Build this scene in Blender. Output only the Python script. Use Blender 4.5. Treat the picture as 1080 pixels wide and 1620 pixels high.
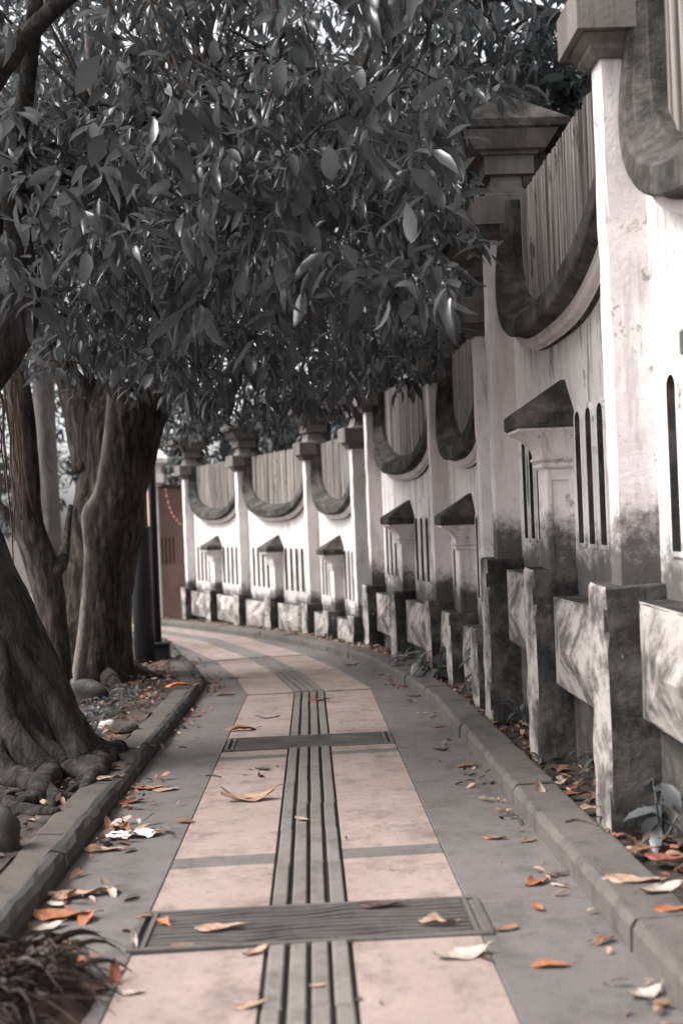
import bpy, bmesh, math, random
import numpy as np
from mathutils import noise as mnoise
from mathutils import Matrix, Vector
R = math.radians
random.seed(7); rng = np.random.default_rng(7)
sc = bpy.context.scene
for o in list(bpy.data.objects): bpy.data.objects.remove(o)

# ------------------------------------------------------------------ camera
F_PX, ROLL, YAW, PITCH, H = 1700.0, R(2.2), math.atan(52/1700), math.atan(8/1700), 1.5
cam_d = bpy.data.cameras.new('camera'); cam = bpy.data.objects.new('camera', cam_d)
sc.collection.objects.link(cam); sc.camera = cam
cam_d.sensor_fit = 'VERTICAL'; cam_d.sensor_height = 36.0; cam_d.sensor_width = 24.0
cam_d.lens = F_PX/1620*36
cam_d.clip_start = 0.05; cam_d.clip_end = 900
fwv = Vector((math.sin(YAW)*math.cos(PITCH), math.cos(YAW)*math.cos(PITCH), math.sin(PITCH)))
rt0 = Vector((math.cos(YAW), -math.sin(YAW), 0)); up0 = rt0.cross(fwv)
rt = rt0*math.cos(ROLL) - up0*math.sin(ROLL); upv = up0*math.cos(ROLL) + rt0*math.sin(ROLL)
M = Matrix((rt, upv, -fwv)).transposed().to_4x4(); M.translation = (0, 0, H)
cam.matrix_world = M
cam_d.dof.use_dof = True; cam_d.dof.focus_distance = 7.6; cam_d.dof.aperture_fstop = 1.45

# ------------------------------------------------------------------ world, sun, exposure
SUN_EL, SUN_AZ = R(48), R(-98)          # azimuth clockwise from +Y (the path direction)
w = bpy.data.worlds.new('World'); sc.world = w; w.use_nodes = True
nt = w.node_tree; nt.nodes.clear()
wo = nt.nodes.new('ShaderNodeOutputWorld'); bg = nt.nodes.new('ShaderNodeBackground')
sky = nt.nodes.new('ShaderNodeTexSky'); sky.sky_type = 'NISHITA'; sky.sun_disc = False
sky.sun_elevation = SUN_EL; sky.sun_rotation = SUN_AZ; sky.dust_density = 4.0; sky.air_density = 1.0; sky.ozone_density = 0.5
hs = nt.nodes.new('ShaderNodeHueSaturation'); hs.inputs['Saturation'].default_value = 0.12
nt.links.new(sky.outputs[0], hs.inputs['Color']); nt.links.new(hs.outputs[0], bg.inputs['Color'])
bg.inputs['Strength'].default_value = 0.15
nt.links.new(bg.outputs[0], wo.inputs['Surface'])
sd = bpy.data.lights.new('sun', 'SUN'); sun = bpy.data.objects.new('sun', sd); sc.collection.objects.link(sun)
sd.energy = 1.65; sd.angle = R(20); sd.color = (1.0, 0.965, 0.94)
sdir = Vector((math.sin(SUN_AZ)*math.cos(SUN_EL), math.cos(SUN_AZ)*math.cos(SUN_EL), math.sin(SUN_EL)))
sun.rotation_euler = sdir.to_track_quat('Z', 'Y').to_euler()
vs = sc.view_settings; vs.view_transform = 'Standard'; vs.look = 'None'; vs.gamma = 1; vs.use_curve_mapping = False
vs.exposure = 1.28
try:
    sc.cycles.use_denoising = True; sc.cycles.max_bounces = 8
except Exception: pass

# ------------------------------------------------------------------ helpers
COL = sc.collection
WM = {}
def gz(y): return -0.0335*max(-12.0, min(60.0, y))
def ray(x, y):
    dx, dy = x-540, y-810; c, s = math.cos(ROLL), math.sin(ROLL)
    return fwv + rt0*((dx*c-dy*s)/F_PX) - up0*((dx*s+dy*c)/F_PX)
def gp(x, y, dz=0.0):
    d = ray(x, y); t = (dz-H)/(d.z+0.0335*d.y); return Vector((0, 0, H)) + d*t
def at(x, y, Y):
    d = ray(x, y); return Vector((0, 0, H)) + d*(Y/d.y)
def T(*a): return Matrix.Translation(Vector(a))
def tag(o, label=None, cat=None, group=None, kind=None):
    if label: o['label'] = label
    if cat: o['category'] = cat
    if group: o['group'] = group
    if kind: o['kind'] = kind
    return o
def link(name, data, Wm=None, parent=None):
    o = bpy.data.objects.new(name, data); COL.objects.link(o)
    Wm = Wm if Wm is not None else Matrix.Identity(4)
    if parent is not None:
        o.parent = parent; o.matrix_basis = WM[parent.name].inverted() @ Wm
    else: o.matrix_basis = Wm
    WM[o.name] = Wm.copy()
    return o
def empty(name, loc):
    o = link(name, None, T(*loc)); o.empty_display_size = 0.1; return o

class MB:
    def __init__(s): s.v = []; s.f = []; s.m = []
    def add(s, vs_, fs, mi=0):
        b = len(s.v); s.v += [tuple(v) for v in vs_]; s.f += [tuple(i+b for i in f) for f in fs]
        s.m += [mi]*len(fs) if isinstance(mi, int) else list(mi)
    def box(s, x0, x1, y0, y1, z0, z1, mi=0, bev=0.0):
        if bev <= 0:
            vs_ = [(x, y, z) for z in (z0, z1) for y in (y0, y1) for x in (x0, x1)]
            s.add(vs_, [(0,2,3,1),(4,5,7,6),(0,1,5,4),(2,6,7,3),(0,4,6,2),(1,3,7,5)], mi); return
        bm = bmesh.new(); bmesh.ops.create_cube(bm, size=1)
        for v in bm.verts:
            v.co = Vector(((x0+x1)/2+v.co.x*(x1-x0), (y0+y1)/2+v.co.y*(y1-y0), (z0+z1)/2+v.co.z*(z1-z0)))
        bmesh.ops.bevel(bm, geom=list(bm.edges), offset=bev, segments=1, affect='EDGES')
        bm.verts.index_update()
        s.add([v.co for v in bm.verts], [[v.index for v in f.verts] for f in bm.faces], mi); bm.free()
    def loft(s, loops, mi=0, cap=True):
        n = len(loops[0]); vs_ = [p for l in loops for p in l]; fs = []
        for k in range(len(loops)-1):
            for i in range(n):
                j = (i+1) % n; fs.append((k*n+i, k*n+j, (k+1)*n+j, (k+1)*n+i))
        if cap:
            fs.append(tuple(range(n-1, -1, -1))); e = (len(loops)-1)*n; fs.append(tuple(range(e, e+n)))
        s.add(vs_, fs, mi)
    def tube(s, pts, rad, n=8, mi=0, flute=0.0, rough=0.0, ph=0.0):
        pts = [Vector(p) for p in pts]; loops = []
        ref = Vector((0.31, 0.95, 0.1))
        for k, p in enumerate(pts):
            d = (pts[min(k+1, len(pts)-1)]-pts[max(k-1, 0)]).normalized()
            a = d.cross(ref)
            if a.length < 1e-3: a = d.cross(Vector((1, 0, 0)))
            a.normalize(); b = d.cross(a); r = rad[k] if not isinstance(rad, (int, float)) else rad
            l = []
            for i in range(n):
                t = 2*math.pi*i/n
                q = r*(1 + flute*(math.sin(3*t+ph+k*.15)*.6+math.sin(5*t+2*ph)*.4) + rough*random.uniform(-1, 1))
                l.append(p + a*math.cos(t)*q + b*math.sin(t)*q)
            loops.append(l)
        s.loft(loops, mi)
    def mesh(s, name, mats, smooth=False):
        me = bpy.data.meshes.new(name); me.from_pydata(s.v, [], s.f)
        for m in (mats if isinstance(mats, (list, tuple)) else [mats]): me.materials.append(m)
        me.polygons.foreach_set('material_index', s.m)
        if smooth: me.polygons.foreach_set('use_smooth', [True]*len(s.f))
        me.update(); return me
def rough_box(b, x0, x1, y0, y1, z0, z1, amp, seg=.11, mi=0, bev=.012):
    bm = bmesh.new(); bmesh.ops.create_cube(bm, size=1)
    for v in bm.verts: v.co = Vector(((x0+x1)/2+v.co.x*(x1-x0), (y0+y1)/2+v.co.y*(y1-y0), (z0+z1)/2+v.co.z*(z1-z0)))
    bmesh.ops.bevel(bm, geom=list(bm.edges), offset=bev, segments=1, affect='EDGES')
    for ax, n0, n1 in ((2, z0, z1), (0, x0, x1), (1, y0, y1)):
        k = int((n1-n0)/seg)
        for i in range(1, k):
            co = [0, 0, 0]; co[ax] = n0+(n1-n0)*i/k; no = [0, 0, 0]; no[ax] = 1
            bmesh.ops.bisect_plane(bm, geom=list(bm.verts)+list(bm.edges)+list(bm.faces), plane_co=co, plane_no=no)
    for v in bm.verts:
        ed = sum(1 for q, lo, hi in zip(v.co, (x0, y0, z0), (x1, y1, z1)) if min(q-lo, hi-q) < bev*1.05)
        a = amp*(1.5 if ed >= 2 else .5)
        if ed >= 2 and random.random() < .13: a *= 2.6                  # chipped arris
        c = Vector(((x0+x1)/2, (y0+y1)/2, v.co.z)); d = (c-v.co)
        if d.length > 1e-4: v.co += d.normalized()*random.uniform(0, a)
        v.co.z += random.uniform(-amp, amp)*.5
    bm.verts.index_update(); b.add([v.co for v in bm.verts], [[v.index for v in f.verts] for f in bm.faces], mi); bm.free()
def spline(pts, n):
    """Catmull-Rom through pts (Vectors), n points per span"""
    P = [Vector(p) for p in pts]; P = [P[0]*2-P[1]]+P+[P[-1]*2-P[-2]]; out = []
    for i in range(1, len(P)-2):
        for k in range(n):
            t = k/n; a, b, c, d = P[i-1], P[i], P[i+1], P[i+2]
            out.append(0.5*((2*b)+(c-a)*t+(2*a-5*b+4*c-d)*t*t+(3*b-a-3*c+d)*t**3))
    out.append(P[-2]); return out
def lerp_list(v, m):
    return [float(x) for x in np.interp(np.linspace(0, 1, m), np.linspace(0, 1, len(v)), v)]

# ------------------------------------------------------------------ materials
class NT:
    def __init__(s, name):
        s.m = bpy.data.materials.new(name); s.m.use_nodes = True; s.t = s.m.node_tree
        s.b = s.t.nodes['Principled BSDF']; s.geo = s.t.nodes.new('ShaderNodeNewGeometry'); s.tc = s.t.nodes.new('ShaderNodeTexCoord')
    def lk(s, a, b): s.t.links.new(a, b)
    def noise(s, scale, detail=4, rough=0.55, vec=(1, 1, 1), obj=False, dist=0.0):
        mp = s.t.nodes.new('ShaderNodeMapping'); mp.inputs['Scale'].default_value = vec
        s.lk(s.tc.outputs['Object'] if obj else s.geo.outputs['Position'], mp.inputs['Vector'])
        n = s.t.nodes.new('ShaderNodeTexNoise'); n.inputs['Scale'].default_value = scale
        n.inputs['Detail'].default_value = detail; n.inputs['Roughness'].default_value = rough; n.inputs['Distortion'].default_value = dist
        s.lk(mp.outputs[0], n.inputs['Vector']); return n.outputs['Fac']
    def ramp(s, fac, a, b, lo=0.0, hi=1.0):
        r = s.t.nodes.new('ShaderNodeMapRange'); r.interpolation_type = 'SMOOTHSTEP'
        r.inputs[1].default_value = a; r.inputs[2].default_value = b; r.inputs[3].default_value = lo; r.inputs[4].default_value = hi
        s.lk(fac, r.inputs[0]); return r.outputs[0]
    def math(s, op, a, b):
        n = s.t.nodes.new('ShaderNodeMath'); n.operation = op; n.use_clamp = False
        for i, v in enumerate((a, b)):
            if isinstance(v, (int, float)): n.inputs[i].default_value = v
            else: s.lk(v, n.inputs[i])
        return n.outputs[0]
    def mix(s, fac, a, b, mode='MIX'):
        n = s.t.nodes.new('ShaderNodeMix'); n.data_type = 'RGBA'; n.blend_type = mode
        for sock, v in ((n.inputs[0], fac), (n.inputs[6], a), (n.inputs[7], b)):
            if isinstance(v, (int, float)): sock.default_value = v
            elif isinstance(v, tuple): sock.default_value = v if len(v) == 4 else v+(1,)
            else: s.lk(v, sock)
        return n.outputs[2]
    def objz(s):
        sp = s.t.nodes.new('ShaderNodeSeparateXYZ'); s.lk(s.tc.outputs['Object'], sp.inputs[0]); return sp.outputs[2]
    def fin(s, col, rough=0.85, bump=None, strength=0.3, dist=0.01, spec=0.3):
        if isinstance(col, tuple): s.b.inputs['Base Color'].default_value = col+(1,) if len(col) == 3 else col
        else: s.lk(col, s.b.inputs['Base Color'])
        if isinstance(rough, (int, float)): s.b.inputs['Roughness'].default_value = rough
        else: s.lk(rough, s.b.inputs['Roughness'])
        s.b.inputs['Specular IOR Level'].default_value = spec
        if bump is not None:
            bn = s.t.nodes.new('ShaderNodeBump'); bn.inputs['Strength'].default_value = strength; bn.inputs['Distance'].default_value = dist
            s.lk(bump, bn.inputs['Height']); s.lk(bn.outputs[0], s.b.inputs['Normal'])
        return s.m

def mat_plaster(name, white, grime, streak_lo, streak_hi, mould_z=None, amt=0.7, black=0.6, vec=(1, 1), peel=0.6, moss=0.0):
    n = NT(name); vx, vy = vec
    blotch = n.noise(1.3, 5, 0.6)
    c = n.mix(n.ramp(blotch, 0.35, 0.7), white, tuple(x*0.82 for x in white))
    cloud = n.noise(4.5, 8, 0.7); c = n.mix(n.ramp(cloud, 0.48, 0.72, 0, 0.5), c, tuple(x*0.62 for x in white))
    st = n.noise(4.6, 8, 0.68, (vx, vy, 0.10), dist=0.35)
    st2 = n.noise(0.9, 3, 0.5)
    f = n.math('MULTIPLY', n.ramp(st, streak_lo, streak_hi), n.ramp(st2, 0.34, 0.52))
    c = n.mix(n.math('MULTIPLY', f, amt), c, grime)
    s3 = n.noise(10.0, 9, 0.74, (vx, vy, 0.11), dist=0.25); g3 = n.noise(1.7, 5, 0.6, (1, 1, 0.6))
    f3 = n.math('MULTIPLY', n.ramp(s3, 0.50, 0.62), n.ramp(g3, 0.46, 0.58))      # black runs of algae under ledges and cracks
    c = n.mix(n.math('MULTIPLY', f3, black), c, (0.050, 0.044, 0.040))
    pe = n.noise(6.0, 9, 0.68, dist=0.3); pg = n.math('MULTIPLY', n.ramp(pe, 0.605, 0.625), n.ramp(g3, 0.40, 0.55))
    c = n.mix(n.math('MULTIPLY', pg, peel), c, (0.20, 0.175, 0.16))              # paint flaked off to the render
    if moss:
        mo = n.noise(2.9, 10, 0.74, (1, 1, 0.5)); c = n.mix(n.ramp(mo, 0.42, 0.58, 0, moss), c, (0.075, 0.068, 0.062))
    fine = n.noise(38, 5, 0.7)
    c = n.mix(n.ramp(fine, 0.60, 0.74, 0, 0.5), c, tuple(x*0.40 for x in white))
    if mould_z is not None:
        z0, z1 = mould_z
        g = n.ramp(n.objz(), z1+.25, z0)                    # mould that has crept up from the foot, with a ragged edge
        mm = n.noise(2.6, 10, 0.75); e = n.math('ADD', n.math('MULTIPLY', g, 0.62), n.math('MULTIPLY', mm, 0.9))
        sp = n.noise(21, 8, 0.75); e2 = n.math('ADD', e, n.math('MULTIPLY', n.math('SUBTRACT', sp, 0.5), 0.42))
        c = n.mix(n.ramp(e2, 0.60, 0.98, 0, 0.95), c, (0.060, 0.055, 0.051))
    h = n.math('SUBTRACT', n.noise(26, 8, 0.7), n.math('MULTIPLY', pg, 0.5))
    return n.fin(c, 0.88, h, 0.5, 0.02)

WHITE = (0.80, 0.755, 0.74)
M_PLASTER = mat_plaster('wall_plaster', WHITE, (0.17, 0.143, 0.13), 0.52, 0.70, (0.85, 1.5), 0.6, 0.7)
M_PLASTER_A = mat_plaster('bright_wall_plaster', (0.74, 0.70, 0.688), (0.30, 0.26, 0.245), 0.56, 0.70, (0.85, 1.25), 0.5, 0.3, (1, 1), 0.3)
M_SHAFT_A = mat_plaster('bright_post_plaster', (0.78, 0.74, 0.73), (0.45, 0.40, 0.385), 0.58, 0.74, (1.05, 1.30), 0.4, 0.25, (1, 1), 0.3)
M_SHAFT = mat_plaster('post_plaster', (0.79, 0.735, 0.725), (0.34, 0.295, 0.28), 0.54, 0.72, (1.05, 1.55), 0.45, 0.28)
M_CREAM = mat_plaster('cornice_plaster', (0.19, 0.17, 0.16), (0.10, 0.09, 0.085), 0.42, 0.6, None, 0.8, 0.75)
def mat_stone(name, dark, light, lo, hi, patch=None, streak=True):
    n = NT(name)
    a = n.noise(3.4, 9, 0.7); c = n.mix(n.ramp(a, lo, hi), dark, light)
    if streak:
        st = n.noise(11, 6, 0.7, (1, 1, 0.06)); c = n.mix(n.ramp(st, 0.5, 0.68, 0, 0.6), c, tuple(x*0.5 for x in dark))
    if patch:
        p = n.noise(2.1, 6, 0.6, dist=0.6); c = n.mix(n.ramp(p, 0.655, 0.675, 0, 0.9), c, patch)
    return n.fin(c, 0.9, n.noise(18, 9, 0.72), 0.8, 0.035)
M_DARK = mat_stone('mouldy_concrete', (0.022, 0.020, 0.019), (0.135, 0.125, 0.118), 0.38, 0.70, (0.36, 0.325, 0.305))
M_BLOCK = mat_stone('block_paint', (0.43, 0.392, 0.375), (0.085, 0.077, 0.071), 0.40, 0.62, (0.12, 0.108, 0.10), False)
M_BASE = mat_stone('bare_base_stone', (0.045, 0.042, 0.038), (0.15, 0.138, 0.13), 0.4, 0.7)
M_MOULD = mat_stone('weathered_moulding', (0.028, 0.026, 0.024), (0.145, 0.131, 0.122), 0.38, 0.74, None)
M_ROOF = mat_stone('weathered_cap', (0.030, 0.027, 0.025), (0.155, 0.138, 0.128), 0.40, 0.72, None, False)
M_RECESS = mat_stone('slot_recess', (0.035, 0.032, 0.03), (0.13, 0.117, 0.11), 0.38, 0.72)  # dark colour stands in for shade inside the wall slots
def mat_slat():
    n = NT('weathered_slat')
    a = n.noise(14, 6, 0.7, (1, 1, 0.05)); c = n.mix(n.ramp(a, 0.35, 0.68), (0.11, 0.099, 0.092), (0.34, 0.305, 0.285))
    b = n.noise(5.5, 5, 0.6, (1, 1, 0.45)); c = n.mix(n.ramp(b, 0.60, 0.66, 0, 0.85), c, (0.045, 0.04, 0.037))
    return n.fin(c, 0.85, a, 0.3, 0.01)
M_SLAT = mat_slat()
def mat_paving(name, base, dirt, gloss=0.72, spot=0.6):
    n = NT(name)
    oi = n.t.nodes.new('ShaderNodeObjectInfo')
    a = n.noise(1.5, 7, 0.65); c = n.mix(n.ramp(a, 0.35, 0.68, 0, 0.85), base, tuple(x*0.74 for x in base))
    c = n.mix(n.math('MULTIPLY', oi.outputs['Random'], 0.7), c, tuple(x*0.82 for x in base))
    d = n.noise(3.6, 10, 0.76); c = n.mix(n.ramp(d, 0.46, 0.70, 0, 0.9), c, dirt)
    d2 = n.noise(13, 8, 0.75); c = n.mix(n.ramp(d2, 0.52, 0.70, 0, 0.6), c, dirt)
    l = n.noise(9.0, 7, 0.7); c = n.mix(n.ramp(l, 0.56, 0.76, 0, 0.35), c, tuple(min(1, x*1.35) for x in base))
    e = n.noise(50, 5, 0.65); c = n.mix(n.ramp(e, 0.60, 0.70, 0, spot), c, tuple(x*0.40 for x in base))
    g = n.noise(140, 3, 0.6); c = n.mix(n.ramp(g, 0.40, 0.66, 0, 0.30), c, tuple(x*0.55 for x in base))
    k = n.noise(2.4, 8, 0.8, dist=1.2); kk = n.math('ABSOLUTE', n.math('SUBTRACT', k, 0.5), 0); c = n.mix(n.ramp(kk, 0.006, 0.0, 0, 0.45), c, dirt)   # hairline cracks
    return n.fin(c, gloss, n.math('ADD', n.noise(60, 6, 0.7), n.math('MULTIPLY', g, 0.5)), 0.45, 0.006)
M_TAN = mat_paving('salmon_slab', (0.365, 0.280, 0.246), (0.125, 0.098, 0.087))
M_GREY = mat_paving('grey_slab', (0.165, 0.150, 0.144), (0.075, 0.068, 0.064))
M_BAR = mat_paving('tactile_bar', (0.20, 0.178, 0.166), (0.085, 0.075, 0.069), 0.75)
M_JOINT = mat_paving('joint_mortar', (0.045, 0.040, 0.037), (0.03, 0.027, 0.025))
M_KERB = mat_paving('kerb_concrete', (0.128, 0.114, 0.106), (0.045, 0.04, 0.037), 0.85)
M_KERBD = mat_paving('dark_kerb', (0.060, 0.055, 0.052), (0.03, 0.027, 0.026), 0.85)
M_VERGE = mat_paving('verge_slab', (0.12, 0.104, 0.094), (0.05, 0.043, 0.039), 0.9)
M_IRON = mat_paving('iron_grate', (0.13, 0.118, 0.112), (0.06, 0.053, 0.05), 0.6)
def mat_soil():
    n = NT('soil'); a = n.noise(4, 9, 0.7); c = n.mix(n.ramp(a, 0.35, 0.7), (0.035, 0.029, 0.026), (0.12, 0.098, 0.086))
    return n.fin(c, 0.95, n.noise(22, 8, 0.7), 0.8, 0.04)
M_SOIL = mat_soil()
M_ROAD = mat_paving('asphalt', (0.12, 0.118, 0.12), (0.08, 0.078, 0.078))
def mat_bark(name, a, b, sx=10, zs=0.16, st=1.0):
    n = NT(name); k = n.noise(sx, 8, 0.68, (1, 1, zs), dist=0.6)
    c = n.mix(n.ramp(k, 0.34, 0.66), a, b)
    p = n.noise(3, 6, 0.6); c = n.mix(n.ramp(p, 0.58, 0.75, 0, 0.5), c, tuple(min(1, x*1.6) for x in b))
    return n.fin(c, 0.9, n.ramp(k, 0.3, 0.7), st, 0.12)
M_BARK = mat_bark('flaky_bark', (0.022, 0.017, 0.015), (0.20, 0.162, 0.142), 14, 0.2, 1.0)
M_FIG = mat_bark('smooth_fig_bark', (0.024, 0.020, 0.019), (0.115, 0.101, 0.093), 9, 0.3, 0.9)
M_THIN = mat_bark('grey_young_bark', (0.12, 0.105, 0.096), (0.27, 0.24, 0.22), 14, 0.3, 0.4)
M_PALEBARK = mat_bark('pale_bark', (0.12, 0.108, 0.102), (0.22, 0.20, 0.19), 6, 0.3, 0.4)
M_ROOTFIB = mat_bark('hanging_root', (0.10, 0.07, 0.06), (0.22, 0.15, 0.125), 20, 0.3, 0.3)
def mat_leaf(name, a, b, rough=0.36, trans=0.22, island=True, tcol=None):
    n = NT(name)
    oi = n.t.nodes.new('ShaderNodeObjectInfo')
    rnd = n.geo.outputs['Random Per Island'] if island else oi.outputs['Random']
    c = n.mix(n.math('POWER', rnd, 1.7), a, b)
    bo = n.noise(1.15, 3, 0.5); c = n.mix(n.ramp(bo, 0.42, 0.58, 0.0, 0.72), c, tuple(x*0.9 for x in a))       # broad noise darkens some boughs
    v = n.noise(30, 3, 0.5); c = n.mix(n.ramp(v, 0.4, 0.7, 0, 0.25), c, tuple(x*0.6 for x in a))
    n.fin(c, rough, None, spec=0.55)
    tr = n.t.nodes.new('ShaderNodeBsdfTranslucent'); ms = n.t.nodes.new('ShaderNodeMixShader'); ms.inputs[0].default_value = trans
    tr.inputs['Color'].default_value = (tcol or tuple(x*1.6 for x in b))+(1,)
    out = n.t.nodes['Material Output']
    n.lk(n.b.outputs[0], ms.inputs[1]); n.lk(tr.outputs[0], ms.inputs[2]); n.lk(ms.outputs[0], out.inputs['Surface'])
    return n.m
M_LEAF = mat_leaf('grey_green_leaf', (0.009, 0.0098, 0.0102), (0.15, 0.156, 0.160), 0.28)
M_LEAF1 = mat_leaf('grey_green_single_leaf', (0.009, 0.0098, 0.0102), (0.12, 0.125, 0.128), 0.28, island=False)
M_LEAFB = mat_leaf('far_leaf', (0.022, 0.024, 0.0255), (0.085, 0.092, 0.096), 0.45)
M_WEED = mat_leaf('weed_leaf', (0.05, 0.054, 0.056), (0.15, 0.158, 0.162), 0.4)
def mat_dry(name, a, b):
    n = NT(name); k = n.noise(9, 6, 0.65, obj=True); c = n.mix(n.ramp(k, 0.32, 0.7), a, b)
    return n.fin(c, 0.55, n.noise(25, 5, 0.6, obj=True), 0.4, 0.01, 0.35)
DRY = {'orange': mat_dry('orange_leaf', (0.24, 0.085, 0.035), (0.35, 0.155, 0.078)),
       'tan': mat_dry('tan_leaf', (0.26, 0.155, 0.10), (0.43, 0.30, 0.225)),
       'brown': mat_dry('brown_leaf', (0.13, 0.068, 0.042), (0.29, 0.16, 0.10)),
       'red': mat_dry('red_brown_leaf', (0.15, 0.042, 0.028), (0.27, 0.10, 0.066)),
       'dark': mat_dry('dark_leaf', (0.035, 0.026, 0.022), (0.10, 0.072, 0.06)),
       'pale': mat_dry('pale_leaf', (0.30, 0.235, 0.19), (0.50, 0.43, 0.375)),
       'bright': mat_dry('bright_orange_leaf', (0.78, 0.17, 0.03), (0.85, 0.25, 0.06))}

# ------------------------------------------------------------------ ground, path, kerbs (structure)
def gridmesh(x0, x1, y0, y1, nx, ny, zf, mat, name):
    xs = np.linspace(x0, x1, nx+1); ys = np.linspace(y0, y1, ny+1)
    v = [(x, y, zf(x, y)) for y in ys for x in xs]
    f = [(j*(nx+1)+i, j*(nx+1)+i+1, (j+1)*(nx+1)+i+1, (j+1)*(nx+1)+i) for j in range(ny) for i in range(nx)]
    b = MB(); b.add(v, f); return b.mesh(name, mat, True)
tag(link('ground', gridmesh(-300, 300, -90, 510, 40, 120, lambda x, y: gz(y)-0.06, M_SOIL, 'ground')), kind='structure')
tag(link('road', gridmesh(-15, -6.0, -12, 60, 4, 40, lambda x, y: gz(y)-0.03-0.0*x, M_ROAD, 'road')), kind='structure')

CL = [Vector((-.065, -3)), Vector((-.065, 11.8)), Vector((-.35, 13.8)), Vector((-.80, 16.0)), Vector((-1.90, 19.9)), Vector((-3.55, 23.4)), Vector((-6.2, 27.6)), Vector((-9.5, 31.5))]
def miters(P):
    out = []
    for i in range(len(P)):
        d0 = (P[i]-P[i-1]).normalized() if i else None; d1 = (P[i+1]-P[i]).normalized() if i < len(P)-1 else None
        n0 = Vector((d0.y, -d0.x)) if d0 else None; n1 = Vector((d1.y, -d1.x)) if d1 else None
        if n0 is None: out.append(n1)
        elif n1 is None: out.append(n0)
        else:
            m = (n0+n1).normalized(); out.append(m/max(.5, m.dot(n0)))
    return out
CM = miters(CL); CS = [0.0]
for i in range(1, len(CL)): CS.append(CS[-1]+(CL[i]-CL[i-1]).length)
def pc(s, o, z=0.0):
    """station, offset -> world point on the sloping path"""
    i = 0
    while i < len(CL)-2 and s > CS[i+1]: i += 1
    t = (s-CS[i])/(CS[i+1]-CS[i]); p = (CL[i]+CM[i]*o).lerp(CL[i+1]+CM[i+1]*o, t)
    return Vector((p.x, p.y, gz(p.y)+z))
def S(y): return y+3.0                                       # station for a y on the straight
path_b = MB(); N = 60
for k in range(N):
    a, b = CS[-1]*k/N, CS[-1]*(k+1)/N
    path_b.add([pc(a, -1.34, -.012), pc(a, 1.24, -.012), pc(b, 1.24, -.012), pc(b, -1.34, -.012)], [(0, 1, 2, 3)])
path = tag(link('path', path_b.mesh('path', M_JOINT)), kind='structure')
def slab(name, s0, s1, o0, o1, z, mat, thick=0.03, gap=0.004, bev=0.004):
    """one paving piece with chamfered top edges"""
    s0 += gap; s1 -= gap; o0 += gap; o1 -= gap; dz = random.uniform(-.0015, .0015)
    org = pc((s0+s1)/2, (o0+o1)/2, 0)
    ring = [(s0, o0), (s0, o1), (s1, o1), (s1, o0)]
    cuts = [c for c in CS[1:-1] if s0+.02 < c < s1-.02]
    if cuts: c = cuts[0]; ring = [(s0, o0), (s0, o1), (c, o1), (s1, o1), (s1, o0), (c, o0)]
    sm, om = (s0+s1)/2, (o0+o1)/2
    def loop(z_, inset):
        return [pc(s+math.copysign(inset, sm-s)*(0 if cuts and s == cuts[0] else 1), o+math.copysign(inset, om-o), z_)-org for s, o in ring]
    b = MB(); b.loft([loop(z-thick, 0), loop(z-bev+dz, 0), loop(z+dz, bev)])
    return link(name, b.mesh(name, mat), T(*org), path)
TB = (-.16, .165)                                            # tactile strip
tan_joints = [0.9, 2.55, 3.44]; 
st_bounds = [S(.4), S(2.2), S(4.13)]
grates_s = [(S(4.15), S(4.60)), (S(8.36), S(8.90))]
bands = [(S(5.28), S(5.46)), (S(8.02), S(8.16))]
thin = [S(0.4), S(2.6), S(10.45), S(11.8), CS[2]]
segs = []
marks = sorted([('g',)+g for g in grates_s]+[('b',)+g for g in bands], key=lambda q: q[1])
cur = S(-2.0)
cutlist = sorted(thin+[S(6.75)]+CS[3:-1]+[c+2.1 for c in CS[3:-1]])
allm = [m for m in marks]
end = CS[-1]-0.2
while cur < end:
    nxt = [m for m in allm if m[1] >= cur-1e-6]
    lim = nxt[0][1] if nxt else end
    c2 = [c for c in cutlist if cur+.05 < c < lim-.05]
    e = c2[0] if c2 else lim
    segs.append(('t', cur, e)); cur = e
    if nxt and abs(cur-nxt[0][1]) < 1e-6:
        segs.append((nxt[0][0], nxt[0][1], nxt[0][2])); cur = nxt[0][2]
for kind, a, b in segs:
    if kind == 'g': continue
    if any(abs(b-c) < 1e-6 for c in (CS[1], CS[3])): b -= .11
    m = M_TAN if kind == 't' else M_GREY
    nm = 'salmon_slab' if kind == 't' else 'grey_band'
    slab(nm, a, b, -.675, TB[0]-.004, 0.0, m, gap=.0025, bev=.003); slab(nm, a, b, TB[1]+.004, .672, 0.0, m, gap=.0025, bev=.003)
g_stations = [S(-2)]
while g_stations[-1] < end-1.3: g_stations.append(g_stations[-1]+1.22)
for a, b in zip(g_stations[:-1], g_stations[1:]):
    slab('grey_slab', a, b, -1.33, -.675, -.001, M_GREY, gap=.002); slab('grey_slab', a+.4, b+.4, .672, 1.235, -.001, M_GREY, gap=.002)
bw = (TB[1]-TB[0])/4
bar_cuts = sorted(set([S(-2)]+[x for g in grates_s for x in g]+[CS[1], CS[2], CS[3], CS[4], CS[5], S(1.2), S(6.5), S(10.4), end]))
for a, b in zip(bar_cuts[:-1], bar_cuts[1:]):
    if any(abs(a-g[0]) < 1e-6 for g in grates_s): continue
    npc = max(1, round((b-a)/.62))
    for k in range(4):
        for q in range(npc):
            a2, b2 = a+.003+(b-a-.006)*q/npc, a+.003+(b-a-.006)*(q+1)/npc; e = random.uniform(-.003, .003)
            if abs(b2+.003-CS[1]) < 1e-6 or abs(b2+.003-CS[3]) < 1e-6: b2 -= .10
            slab('tactile_bar', a2, b2, TB[0]+k*bw+.0085+e, TB[0]+(k+1)*bw-.0085+e, 0.009+random.uniform(-.0015, .0015), M_BAR, thick=.03, gap=.0012, bev=.006)
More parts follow.
